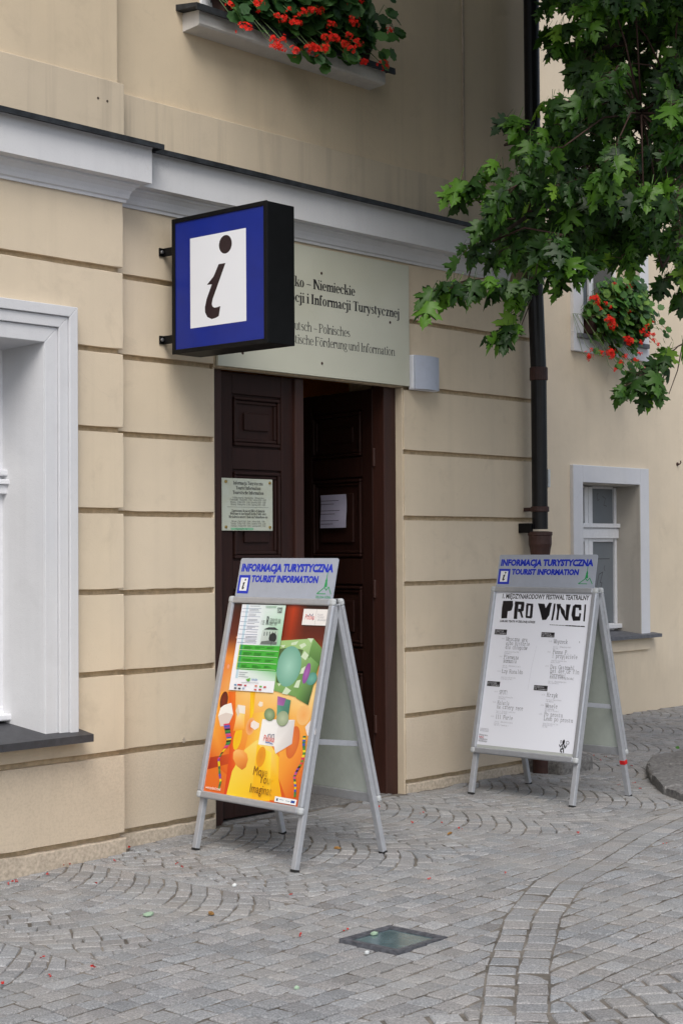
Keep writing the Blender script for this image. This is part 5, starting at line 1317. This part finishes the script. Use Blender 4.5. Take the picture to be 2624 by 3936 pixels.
# ------------------------------------------------------------------ kerbed tree pit at the right
KC = (3.75, -1.95)
pit = thing('tree_pit_kerb', (KC[0], KC[1], 0), 'rough grey granite kerb round the tree bed at the right edge', 'kerb')
N = 22; rr = random.Random(8)
KA = [(2.34, -1.52), (2.30, -1.95), (2.42, -2.45), (2.85, -2.95), (3.45, -3.25), (4.1, -3.2), (4.75, -2.85), (5.15, -2.3), (5.2, -1.7), (4.95, -1.1), (4.5, -.7), (4.06, -.47), (3.7, -.47), (3.33, -.64), (2.9, -.94), (2.52, -1.26)]
for i, a in enumerate(KA):
    b = KA[(i+1) % len(KA)]
    n = 2; pa_, pb_ = Vector((*a, 0)), Vector((*b, 0)); cc_ = Vector((*KC, 0))
    ia, ib = pa_+(cc_-pa_).normalized()*.34, pb_+(cc_-pb_).normalized()*.34
    d = (pb_-pa_).normalized()*.006
    m = MB(); bm = bmesh.new()
    qs = [pa_+d, pb_-d, ib-d, ia+d]; vs = [bm.verts.new((p.x, p.y, -.08)) for p in qs]+[bm.verts.new((p.x, p.y, .060+rr.uniform(-.010, .010))) for p in qs]
    for f in ((0, 3, 2, 1), (4, 5, 6, 7), (0, 1, 5, 4), (1, 2, 6, 5), (2, 3, 7, 6), (3, 0, 4, 7)): bm.faces.new([vs[k] for k in f])
    bmesh.ops.bevel(bm, geom=list(bm.edges), offset=.022, segments=2, profile=.5, affect='EDGES')
    bmesh.ops.subdivide_edges(bm, edges=[e for e in bm.edges if e.calc_length() > .12], cuts=3, use_grid_fill=True)
    for v in bm.verts: v.co += Vector((rr.uniform(-1, 1), rr.uniform(-1, 1), rr.uniform(-1, 1)))*.006
    m.bm(bm).build('kerb_stone', 'kerb_granite', pit)
m = MB(); ins_ = [(Vector((*a, 0))+(Vector((*KC, 0))-Vector((*a, 0))).normalized()*.33) for a in KA]
m.add([(p.x, p.y, .03) for p in ins_]+[(KC[0], KC[1], .07)], [(i, (i+1) % len(ins_), len(ins_)) for i in range(len(ins_))]).build('soil', 'soil', pit)
# ------------------------------------------------------------------ maple tree whose branches hang into the picture
LEAF_OUT = [(0, 0), (.07, -.03), (.20, -.10), (.30, -.05), (.27, .04), (.44, .08), (.36, .15), (.30, .18), (.20, .20), (.30, .30), (.42, .33), (.54, .47), (.40, .47), (.36, .56), (.28, .47), (.17, .42), (.12, .46), (.20, .58), (.19, .66), (.26, .74), (.14, .74), (.12, .86), (.05, .92), (0, 1.06)]
def leaf_mesh(seedv, lobes=True):
    r = random.Random(seedv); right = [(x*(1+r.uniform(-.06, .06)), y+r.uniform(-.015, .015)) for x, y in LEAF_OUT]
    left = [(-x*(1+r.uniform(-.06, .06)), y+r.uniform(-.015, .015)) for x, y in LEAF_OUT[1:-1]]
    curl, fold, droop = r.uniform(-.25, .5), r.uniform(.02, .62), r.uniform(.1, .95)
    def bend(x, y):
        z = -fold*abs(x)+curl*math.sin(y*3)*.25-droop*y*y*.35-abs(x)*abs(x)*.5*droop
        return (x, y, z)
    spine = [(0, 0), (0, .18), (0, .44), (0, .74), (0, 1.06)]
    vs = [bend(*p) for p in spine]; fs = []
    for side_, pts in ((1, right[1:-1]), (-1, left)):
        b = len(vs); vs += [bend(*p) for p in pts]; n = len(pts)
        own = [0 if k < 2 else 1 if k < 8 else 2 if k < 15 else 3 for k in range(n)]
        prev = 0; prevo = 0
        chain = [0]+[b+k for k in range(n)]+[4]; sp = [0]+own+[3]
        for k in range(len(chain)-1):
            s0, s1 = sp[k], sp[k+1]
            tri = (chain[k], chain[k+1], s1 if chain[k] != s1 else s1+1)
            if len(set(tri)) == 3: fs.append(tri if side_ > 0 else tri[::-1])
            if s0 != s1:
                tri = (chain[k], s1, s0)
                if len(set(tri)) == 3: fs.append(tri if side_ > 0 else tri[::-1])
    # petiole
    b = len(vs); vs += [(-.012, .01, 0), (.012, .01, 0), (.010, -.45, .10), (-.010, -.45, .10)]; fs.append((b, b+1, b+2, b+3))
    return vs, fs
LM = [leaf_mesh(k) for k in range(10)]
TX, TY = 4.05, -2.0
tree = thing('maple_tree', (TX, TY, 0), 'maple tree whose leafy branches hang in from the upper right', 'tree')
rt = random.Random(12)
trunk_top = Vector((TX-.05, TY+.02, 3.9))
MB().tube([(TX, TY, -.05), (TX+.02, TY, .5), (TX-.02, TY+.01, 1.6), (TX+.01, TY-.01, 2.8), trunk_top, (TX+.05, TY, 5.2), (TX+.1, TY+.05, 6.6)], [.21, .165, .145, .135, .12, .085, .04], 14).build('trunk', 'bark', tree, smooth=True)
# main limbs reach over the pavement
DSP = 1.6735
def dpx(x, y, d): return at_depth(x*DSP, y*DSP, d)       # point given on the 1568-wide view of the photograph
limb_ends = [dpx(1150, 330, 8.7), dpx(1110, 560, 8.5), dpx(1330, 120, 8.9), dpx(1400, 480, 9.1), dpx(1480, 260, 8.4), dpx(1290, 540, 9.6), dpx(1520, 620, 9.3)]
limbs = []
for k, e in enumerate(limb_ends):
    s = Vector((TX, TY, 3.6+.28*k)); c = s.lerp(e, .45)+Vector((0, 0, .75-.05*k)); pts = []
    for i in range(13):
        t = i/12; p = s*(1-t)**2+c*2*t*(1-t)+e*t*t; pts.append(p+Vector((rt.uniform(-.02, .02), rt.uniform(-.02, .02), rt.uniform(-.015, .015))))
    MB().tube(pts, [.05*(1-t/12)**.8+.006 for t in range(13)], 8).build('limb', 'bark', tree, smooth=True); limbs.append(pts)
leaves = []      # (matrix, variant, tone, size)
twigs = MB()
GREENS = [((.030, .078, .016), 5), ((.040, .102, .020), 5), ((.021, .058, .014), 3.5), ((.058, .140, .022), 3.5), ((.10, .23, .030), 1.7), ((.030, .064, .024), 2), ((.18, .33, .04), .35)]
def tone_pick(bright=0):
    tot = sum(w for _, w in GREENS); r = rt.uniform(0, tot)
    for c, w in GREENS:
        r -= w
        if r <= 0: break
    if bright and rt.random() < bright: c = (.11, .25, .028)
    k = rt.uniform(.8, 1.2); return tuple(v*k for v in c)
def add_leaf(p, tipdir, face, size, tone):
    y = tipdir.normalized(); z = (face-y*face.dot(y))
    if z.length < .05: z = y.orthogonal()
    z.normalize(); x = y.cross(z)
    leaves.append((Matrix(((x.x*size, y.x*size, z.x*size, p.x), (x.y*size, y.y*size, z.y*size, p.y), (x.z*size, y.z*size, z.z*size, p.z), (0, 0, 0, 1))), rt.randrange(10), tone, size))
VIEW = -_fw
def sprig(root, tip, n, size=.105, bright=0, spread=1.0):
    """twig with opposite leaves that hang from their stalks"""
    L = (tip-root).length; pts = []
    for i in range(6):
        t = i/5; pts.append(root.lerp(tip, t)+Vector((0, 0, .10*L*math.sin(math.pi*t)))+Vector((rt.uniform(-1, 1), rt.uniform(-1, 1), rt.uniform(-1, 1)))*.008)
    twigs.tube(pts, [.0042-.0005*i for i in range(6)], 5)
    d = (tip-root).normalized()
    for k in range(n):
        t = (k+.6)/n; i = min(4, int(t*5)); p = pts[i].lerp(pts[i+1], t*5-i)
        side_ = d.cross(Vector((0, 0, 1))).normalized()*(1 if k % 2 else -1)
        out = (side_*rt.uniform(.3, .9)+d*rt.uniform(.1, .7)+Vector((rt.uniform(-.3, .3), rt.uniform(-.3, .3), rt.uniform(-.1, .3)))).normalized()
        st = rt.uniform(.035, .075)*spread; q = p+out*st
        tipd = (Vector((0, 0, -1))*rt.uniform(.55, 1.25)+out*rt.uniform(.2, .8)+d*.25)
        face = (Vector((0, 0, 1))*rt.uniform(.2, .8)+VIEW*rt.uniform(-.1, .9)+Vector((rt.uniform(-.7, .7), rt.uniform(-.7, .7), rt.uniform(-.2, .4))))
        s = size*rt.choice((rt.uniform(.45, .8), rt.uniform(.8, 1.3), rt.uniform(.8, 1.3))); add_leaf(q, tipd, face, s, tone_pick(bright))
        twigs.tube([p, q], .0014, 4, cap=False)
def inpoly(x, y, P):
    c = False; j = len(P)-1
    for i in range(len(P)):
        if (P[i][1] > y) != (P[j][1] > y) and x < (P[j][0]-P[i][0])*(y-P[i][1])/(P[j][1]-P[i][1])+P[i][0]: c = not c
        j = i
    return c
CROWN = [(1285, -60), (1292, 40), (1285, 110), (1330, 190), (1285, 245), (1240, 285), (1205, 305), (1215, 350), (1165, 400), (1120, 430), (1110, 470), (1130, 515), (1110, 560), (1105, 590), (1140, 615), (1200, 620), (1260, 585), (1310, 565), (1350, 570), (1410, 575), (1480, 560), (1540, 570), (1640, 600), (1640, -60)]
HOLES = [(1322, 350, 20), (1268, 345, 18), (1262, 420, 13), (1372, 480, 22), (1540, 505, 18), (1300, 470, 14), (1545, 570, 16), (1265, 200, 24), (1290, 170, 22), (1320, 70, 14), (1255, 545, 14), (1272, 110, 18)]
def in_crown(x, y):
    return inpoly(x, y, CROWN) and not any((x-a)**2+(y-b)**2 < r*r for a, b, r in HOLES)
def nearest_limb(p): return min((q for l in limbs for q in l[4:]), key=lambda q: (q-p).length)
cnt = 0
for layer, (d0, d1, num) in enumerate(((8.0, 8.6, 52), (8.6, 9.2, 66), (9.2, 9.9, 66), (9.9, 10.4, 30))):
    got = 0; tries = 0
    while got < num and tries < 4000:
        tries += 1; x, y = rt.uniform(1090, 1640), rt.uniform(-60, 640)
        if not in_crown(x, y): continue
        d = rt.uniform(d0, d1); a = rt.uniform(-.5, 1); dx = rt.uniform(-62, 10); dy = rt.uniform(15, 75)
        tx_, ty_ = x+dx, y+dy
        if not in_crown(tx_, ty_-35): continue
        r0, t0 = dpx(x, y, d), dpx(tx_, ty_, d-rt.uniform(-.05, .12))
        sprig(r0, t0, rt.randint(7, 11), .116, .03 if y > 250 else .06)
        nl = nearest_limb(r0); 
        if (nl-r0).length < 1.1 and rt.random() < .5: twigs.tube([nl, nl.lerp(r0, .5)+Vector((0, 0, .06)), r0], [.007, .005, .004], 5)
        got += 1
# sprigs that make the edge of the crown
for a, b, d, n, br in (((1130, 640), (985, 690), 8.3, 9, .35), ((1095, 655), (1010, 665), 8.3, 6, .2), ((1185, 660), (1095, 665), 8.35, 8, .1), ((1225, 640), (1190, 665), 8.4, 6, .3), ((1120, 545), (1060, 585), 8.4, 6, .1), ((1110, 470), (1055, 440), 8.5, 6, .4),
                       ((1130, 450), (1075, 425), 8.5, 5, .3), ((1150, 380), (1130, 390), 8.5, 4, .4), ((1220, 300), (1175, 275), 8.5, 5, .3), ((1200, 420), (1130, 500), 8.3, 8, .2), ((1180, 500), (1095, 530), 8.3, 7, .1), ((1250, 300), (1190, 350), 8.4, 7, .2),
                       ((1232, 660), (1160, 760), 8.5, 5, .2), ((1190, 750), (1140, 775), 8.5, 6, .15), ((1330, 600), (1265, 620), 8.3, 6, .7), ((1320, 610), (1300, 640), 8.3, 4, .5), ((1480, 570), (1420, 595), 8.6, 6, .05), ((1568, 620), (1525, 655), 8.6, 5, .1), ((1600, 640), (1560, 680), 8.6, 5, .1), ((1380, 570), (1345, 600), 8.5, 5, .05),
                       ((1570, 790), (1490, 860), 8.5, 7, 0), ((1540, 830), (1440, 880), 8.5, 8, 0), ((1500, 850), (1420, 905), 8.45, 7, 0), ((1535, 850), (1500, 900), 8.5, 6, 0),
                       ((1300, 20), (1262, 25), 8.6, 5, 0), ((1320, 60), (1275, 70), 8.6, 6, 0), ((1330, 110), (1278, 105), 8.6, 6, 0), ((1290, 225), (1262, 235), 8.5, 4, .5), ((1420, 10), (1330, 20), 8.2, 6, .8), ((1390, 40), (1340, 60), 8.2, 5, .7), ((1568, 230), (1530, 250), 8.1, 5, .5), ((1520, 420), (1490, 440), 8.1, 5, .6), ((1410, 400), (1380, 430), 8.2, 5, .5)):
    sprig(dpx(*a, d), dpx(*b, d-.05), n+2, .120, br*.8)
twigs.tube([dpx(1240, 560, 8.6), dpx(1228, 640, 8.55), dpx(1215, 700, 8.5), dpx(1195, 752, 8.5)], [.004, .0035, .003, .002], 5)
twigs.tube([dpx(1575, 660, 8.7), dpx(1572, 760, 8.6), dpx(1555, 850, 8.55), dpx(1535, 905, 8.5)], [.005, .004, .003, .002], 5)
twigs.tube([dpx(1225, 400, 8.5), dpx(1150, 470, 8.45), dpx(1095, 560, 8.4), dpx(1075, 640, 8.35), dpx(1050, 690, 8.3)], [.006, .0055, .005, .004, .003], 5)
near = sorted(range(len(leaves)), key=lambda i: (leaves[i][0].translation-CAM).dot(_fw)/leaves[i][3])
def in_frame(i):
    u, v, z = seen(leaves[i][0].translation); return -40 < u < 2660 and -60 < v < 3900
near = [i for i in near if in_frame(i)][:300]; chosen = set(near)
lm_cache = {}
mass = MB()
for i, (M_, var, tone, size) in enumerate(leaves):
    vs, fs = LM[var]
    if i in chosen:
        key = (var, tuple(round(t*40) for t in tone))
        if key not in lm_cache:
            mb = MB(); mb.add(vs, fs, tone); me = mb.mesh('leaf', True, True); me.materials.append(MATS['maple_leaf']); lm_cache[key] = me
        o = bpy.data.objects.new('leaf', lm_cache[key]); col.objects.link(o); o.parent = tree; o.matrix_parent_inverse = Matrix.Translation(tree.location).inverted(); o.matrix_basis = M_
    else: mass.add([M_ @ Vector(v) for v in vs], fs, tone)
# unseen rest of the crown, massed above and right to shade the house front
SIMPLE = [(0, 0, 0), (.34, .10, -.06), (.50, .46, -.12), (.18, .46, -.03), (0, 1.05, -.15), (-.18, .46, -.03), (-.50, .46, -.12), (-.34, .10, -.06)]
SF = [(0, 1, 3), (1, 2, 3), (0, 3, 4), (0, 4, 5), (0, 5, 7), (5, 6, 7)]
nl = 0
while nl < 9000:
    a, b, c = rt.gauss(0, 1), rt.gauss(0, 1), rt.gauss(0, 1); n_ = math.sqrt(a*a+b*b+c*c); rr_ = rt.random()**.45
    p = Vector((1.75+a/n_*rr_*2.65, -1.95+b/n_*rr_*1.75, 6.3+c/n_*rr_*2.2))
    if p.y > -.35: continue
    u, v, z = seen(p)
    if z < .5 or (-120 < u < 2680 and -140 < v < 4100) : continue
    if p.z < 3.4 and p.x < TX-.8: continue
    tipd = Vector((rt.uniform(-.6, .6), rt.uniform(-.6, .6), -1)).normalized(); face = Vector((rt.uniform(-.8, .8), rt.uniform(-.8, .8), 1))
    x_ = tipd.cross(face).normalized(); z_ = x_.cross(tipd); s = .16*rt.uniform(.8, 1.25)
    mass.add([p+(x_*q[0]+tipd*q[1]+z_*q[2])*s for q in SIMPLE], SF, tone_pick()); nl += 1
mass.build('foliage', 'maple_leaf', tree, tones=True, smooth=True, kind='stuff')
twigs.build('twigs', 'twig_bark', tree, kind='stuff', smooth=True)
print('leaves', len(leaves), 'far', nl)

# ------------------------------------------------------------------ trailing geraniums in window boxes
GL = [(0, 0)]+[(.5*(1+.10*math.cos(7*a))*math.cos(a), .5+.5*(1+.10*math.cos(7*a))*math.sin(a)) for a in [R(-62+k*304/20) for k in range(21)]]
def ger_leaf(mb, p, nrm, size, tone, rnd):
    z = nrm.normalized(); x = z.orthogonal().normalized(); y = z.cross(x); a = rnd.uniform(0, 6.28); x, y = x*math.cos(a)+y*math.sin(a), y*math.cos(a)-x*math.sin(a)
    vs = [p+(x*q[0]+y*(q[1]-.4)+z*(.28*(q[0]**2+(q[1]-.4)**2)-.05+rnd.uniform(-.02, .02)))*size for q in GL]
    mb.add(vs, [(0, k, k+1) for k in range(1, 21)], tone)
def head(p, out, n, r, rnd, parent, dark=False):
    """loose umbel of five-petalled florets"""
    mb = MB()
    for _ in range(n):
        d = (out+Vector((rnd.gauss(0, .55), rnd.gauss(0, .55), rnd.gauss(0, .45)))).normalized(); c = p+d*r*rnd.uniform(.5, 1.25)
        x = d.orthogonal().normalized(); y = d.cross(x); a0 = rnd.uniform(0, 6); s = r*rnd.uniform(.22, .34)
        vs = [c]; 
        for k in range(5):
            a = a0+k*1.2566
            for da, l in ((-.42, .9), (0, 1.12), (.42, .9)): vs.append(c+(x*math.cos(a+da)+y*math.sin(a+da))*s*l+d*s*rnd.uniform(.1, .35))
        b = [(0, 1+3*k, 2+3*k) for k in range(5)]+[(0, 2+3*k, 3+3*k) for k in range(5)]
        mb.add(vs, b)
    return mb.build('flower_head', 'petal_red', parent)
def geraniums(name, lo, hi, front, nleaf, heads, label, seedv, hang, tones, lsize, extra=()):
    """box standing on a sill between lo and hi (x, y, z); plants spill over the front"""
    rnd = random.Random(seedv); T = thing(name, ((lo[0]+hi[0])/2, (lo[1]+hi[1])/2, lo[2]), label, 'flower box', 'geranium boxes on the window sills')
    MB().prism([(lo[1]+.03, lo[2]), (hi[1]-.03, lo[2]), (hi[1], hi[2]), (lo[1], hi[2])], lo[0], hi[0], lambda a, b, d: (d, a, b)).build('box', 'terracotta_dark', T)
    fo = MB(); st = MB()
    for k in range(nleaf):
        t = rnd.random(); x = lo[0]+(hi[0]-lo[0])*rnd.uniform(-.02, 1.02)
        u = rnd.random()
        bulge = math.sin(math.pi*min(1, max(0, (x-lo[0])/(hi[0]-lo[0]))))**.4
        z = hi[2]+.02+hang[1]*bulge*(1-u)**1.0*rnd.uniform(.4, 1)-hang[0]*u**1.6*bulge*rnd.uniform(.3, 1)
        y = (lo[1]+hi[1])/2-front*bulge*math.sin(math.pi*min(1, .25+u*.6))*rnd.uniform(.35, 1.05)
        nrm = Vector((rnd.gauss(-.15, .5), -1+rnd.gauss(0, .35), rnd.uniform(.1, 1.1)))
        c = rnd.choice(tones); kx = rnd.uniform(.75, 1.25)
        ger_leaf(fo, Vector((x, y, z)), nrm, lsize*rnd.uniform(.6, 1.2), tuple(v*kx for v in c), rnd)
        if rnd.random() < .3: st.tube([((x+rnd.uniform(-.1, .1)), (lo[1]+hi[1])/2, hi[2]), (x, (y+hi[1])/2-.03, max(z, hi[2])+.03), (x, y, z)], .0022, 4, cap=False)
    for p, s in extra:      # loose trailing shoots
        for k in range(7):
            q = p+Vector((rnd.gauss(0, s), rnd.gauss(0, s*.5), rnd.gauss(0, s))); c = rnd.choice(tones)
            ger_leaf(fo, q, Vector((rnd.gauss(-.2, .5), -1, rnd.uniform(0, .8))), lsize*rnd.uniform(.45, .9), c, rnd)
        st.tube([(p.x-.08, (lo[1]+hi[1])/2, hi[2]), (p.x-.03, p.y+.03, p.z+.05), p], .002, 4, cap=False)
    fo.build('foliage', 'geranium_leaf', T, tones=True, smooth=True, kind='stuff'); 
    for p, r in heads:
        st.tube([(p.x+rnd.uniform(-.05, .05), (lo[1]+hi[1])/2, max(hi[2], p.z-.05)), (p.x, p.y+.05, p.z+.05), p], .0022, 4, cap=False)
        head(p, Vector((-.35, -.8, .25)), int(8+r*240), r*.88, rnd, T)
    st.build('stems', 'stem_green', T, kind='stuff')
    return T
zt = lambda x, y, yy: at_y(860+x*.4592, y*.4592, yy)
up_heads = [(zt(x, y, yy), r) for x, y, r, yy in ((55, 45, .028, -.20), (262, 40, .050, -.24), (170, 262, .045, -.26), (447, 140, .026, -.25), (497, 170, .035, -.25), (600, 205, .045, -.27), (410, 330, .032, -.27), (488, 340, .032, -.27), (430, 400, .045, -.27), (480, 425, .028, -.27), (590, 440, .040, -.27), (705, 400, .040, -.27), (760, 430, .050, -.27), (835, 425, .045, -.27), (860, 330, .045, -.27), (920, 340, .045, -.26), (650, 120, .038, -.26), (740, 95, .040, -.25), (800, 100, .030, -.25), (890, 220, .034, -.25), (1030, 45, .028, -.22), (1140, 20, .026, -.22), (1085, 185, .040, -.25), (1040, 310, .032, -.26), (1000, 385, .034, -.26), (1060, 420, .040, -.26), (1110, 375, .038, -.26), (1160, 525, .036, -.22), (1325, 540, .040, -.20), (1385, 270, .030, -.22), (540, 90, .022, -.25))]
geraniums('geranium_box', (.02, -.10, 4.40), (1.22, .03, 4.52), .24, 820, up_heads, 'red geraniums trailing from the box on the upper window sill', 31, (.26, .42),
          [(.045, .12, .034), (.038, .105, .032), (.065, .16, .04), (.028, .08, .026), (.09, .21, .05)], .092,
          [(zt(1240, 260, -.22), .05), (zt(1330, 330, -.20), .05), (zt(1400, 110, -.2), .05), (zt(1430, 250, -.2), .03), (zt(1340, 480, -.2), .03), (zt(1070, 510, -.25), .03), (zt(840, 515, -.27), .035), (zt(160, 150, -.22), .04), (zt(1270, 100, -.2), .06)])
zr = lambda x, y, yy: at_y(2050+x*.366, 1000+y*.366, yy)
r_heads = [(zr(x, y, yy), r) for x, y, r, yy in ((620, 420, .060, 1.33), (660, 455, .035, 1.33), (675, 520, .035, 1.3), (780, 640, .055, 1.22), (820, 700, .050, 1.22), (755, 460, .030, 1.3), (800, 500, .030, 1.28), (885, 525, .032, 1.28), (1000, 545, .026, 1.26), (1135, 750, .048, 1.2), (1190, 800, .045, 1.2), (1240, 790, .035, 1.2), (1250, 850, .035, 1.2), (960, 830, .045, 1.18), (990, 865, .055, 1.18), (1115, 870, .032, 1.2), (800, 970, .055, 1.2), (800, 1010, .050, 1.2), (560, 1020, .050, 1.3), (600, 945, .025, 1.3), (700, 985, .035, 1.25), (950, 1020, .036, 1.2), (900, 1080, .032, 1.2), (1060, 1055, .034, 1.2), (1100, 990, .034, 1.2), (840, 1160, .030, 1.25), (1010, 1150, .026, 1.22), (1140, 1140, .026, 1.2), (1380, 720, .034, 1.2), (1300, 900, .030, 1.2), (1160, 640, .028, 1.22), (1180, 690, .034, 1.2), (995, 290, .040, 1.25), (840, 250, .022, 1.25), (1100, 460, .026, 1.25), (920, 400, .024, 1.25), (1245, 650, .02, 1.2))]
geraniums('geranium_box', (QX0+.02, SY-.13, QZ0+.0), (QX1-.05, SY+.06, QZ0+.16), .30, 800, r_heads, 'bright red and green geraniums spilling from the box of the set back house', 32, (.42, .42),
          [(.060, .16, .030), (.045, .12, .028), (.095, .22, .035), (.030, .085, .025), (.15, .27, .05)], .075,
          [(zr(1240, 560, 1.2), .07), (zr(1300, 650, 1.2), .08), (zr(1380, 780, 1.2), .05), (zr(1130, 520, 1.25), .06), (zr(1090, 1080, 1.22), .04), (zr(1030, 1090, 1.22), .04), (zr(900, 1120, 1.25), .03), (zr(985, 1190, 1.3), .02), (zr(1180, 650, 1.22), .07), (zr(680, 930, 1.28), .06), (zr(1050, 430, 1.25), .06), (zr(640, 640, 1.3), .07)])

# ------------------------------------------------------------------ small plants and litter
rl = random.Random(44)
def on_ground(u, v):
    z = 0
    for _ in range(4):
        d = photo_ray(u, v); t = (z-CAM.z)/d.z; p = CAM+d*t; z = gz(p.x)
    p.z = z; return p
tuft = thing('bed_plant', (3.9, -.86, .06), 'small green weed growing on the granite kerb', 'plant')
fo = MB()
pw = on_ground(2605, 2955)
for k in range(90):
    q_ = Vector((3.72+rl.gauss(0, .09), -.93+rl.gauss(0, .07), .09+abs(rl.gauss(0, .05)))); ger_leaf(fo, q_, Vector((rl.gauss(-.3, .5), rl.gauss(-.5, .5), .8)), .035*rl.uniform(.6, 1.2), rl.choice([(.10, .24, .03), (.06, .17, .03), (.16, .30, .05)]), rl)
fo.build('leaves', 'geranium_leaf', tuft, tones=True, kind='stuff'); MB().tube([(3.72, -.93, .05), (3.73, -.92, .11)], .006, 5).build('stem', 'stem_green', tuft)
PET = [(30, 3404), (55, 3396), (72, 3392), (185, 3366), (245, 3330), (268, 3328), (375, 3402), (442, 3316), (492, 3263), (676, 3326), (698, 3340), (160, 3686), (193, 3760), (5, 3788), (360, 3724), (1147, 3604), (1324, 3582), (1646, 3385), (1622, 3130), (1694, 3166), (1583, 3168), (1767, 3192), (2214, 3206), (1455, 3107), (2232, 2926), (2282, 2908), (2304, 2926), (2425, 2948), (2432, 3014), (2458, 3036), (2374, 3022), (2552, 3248), (2326, 2912), (1118, 3446), (1938, 3362), (2544, 3030)]
for u, v in PET:
    p = on_ground(u, v); m = MB(); s = rl.uniform(.006, .010)
    for k in range(rl.randint(2, 3)):
        c = p+Vector((rl.uniform(-.01, .01), rl.uniform(-.01, .01), .005+.003*k)); a = rl.uniform(0, 6); pts = [c]
        for j in range(7):
            t = a+j*.9; pts.append(c+Vector((math.cos(t)*s*rl.uniform(.5, 1), math.sin(t)*s*rl.uniform(.4, .9), rl.uniform(0, .008))))
        m.add(pts, [(0, j, j+1) for j in range(1, 7)])
    zone = 'on the setts close under the left window bay' if v < 3420 and u < 720 else 'in the left foreground of the paving' if u < 720 else 'on the setts near the ground light' if v > 3420 else 'on the shaded setts between the two boards' if u < 1800 else 'on the setts behind the farther board' if v < 3060 else 'on the open setts at the right'
    m.build('fallen_petal', 'petal_fallen', None, label='small fallen red petal '+zone, cat='petal', group='red petals scattered on the paving')
def bit(name, u, v, mat, sx, sy, label, cat, rz=0):
    p = on_ground(u, v); m = MB(); pts = []; n = 9
    for k in range(n):
        a = 2*math.pi*k/n; x, y = sx*math.cos(a)*rl.uniform(.75, 1.1), sy*math.sin(a)*rl.uniform(.75, 1.1); pts.append((p.x+x*math.cos(rz)-y*math.sin(rz), p.y+x*math.sin(rz)+y*math.cos(rz), p.z+.005+rl.uniform(0, .006)))
    lo_ = [(q[0], q[1], p.z+.002) for q in pts]
    m.add(pts+[(p.x, p.y, p.z+.014)]+lo_, [(k, (k+1) % n, n) for k in range(n)]+[(n+1+k, n+1+(k+1) % n, (k+1) % n, k) for k in range(n)]).build(name, mat, None, label=label, cat=cat)
bit('fallen_leaf', 571, 3518, 'pale_leaf', .032, .020, 'pale green fallen leaf on the setts left of the nearer board', 'leaf', .4)
bit('paper_scrap', 901, 3406, 'litter_white', .026, .012, 'tiny white paper scrap before the nearer board', 'litter', .7)
bit('fallen_leaf', 812, 3515, 'dry_leaf', .022, .012, 'brown dry leaf in a joint before the nearer board', 'leaf', 1.)
bit('fallen_leaf', 1296, 3263, 'dry_leaf', .018, .014, 'orange brown leaf under the nearer board', 'leaf', 2.)
bit('fallen_leaf', 1437, 3593, 'pale_leaf', .020, .014, 'pale green leaf lying on the ground light frame', 'leaf', .2)
bit('straw', 1727, 3207, 'dry_leaf', .028, .005, 'short yellow straw on the setts between the boards', 'straw', .2)
bit('paper_scrap', 1410, 3667, 'litter_white', .016, .010, 'crumpled white scrap beside the ground light', 'litter', .5)
bit('fallen_leaf', 1140, 3802, 'pale_leaf', .012, .010, 'tiny pale leaf scrap in the foreground paving', 'leaf', .9)
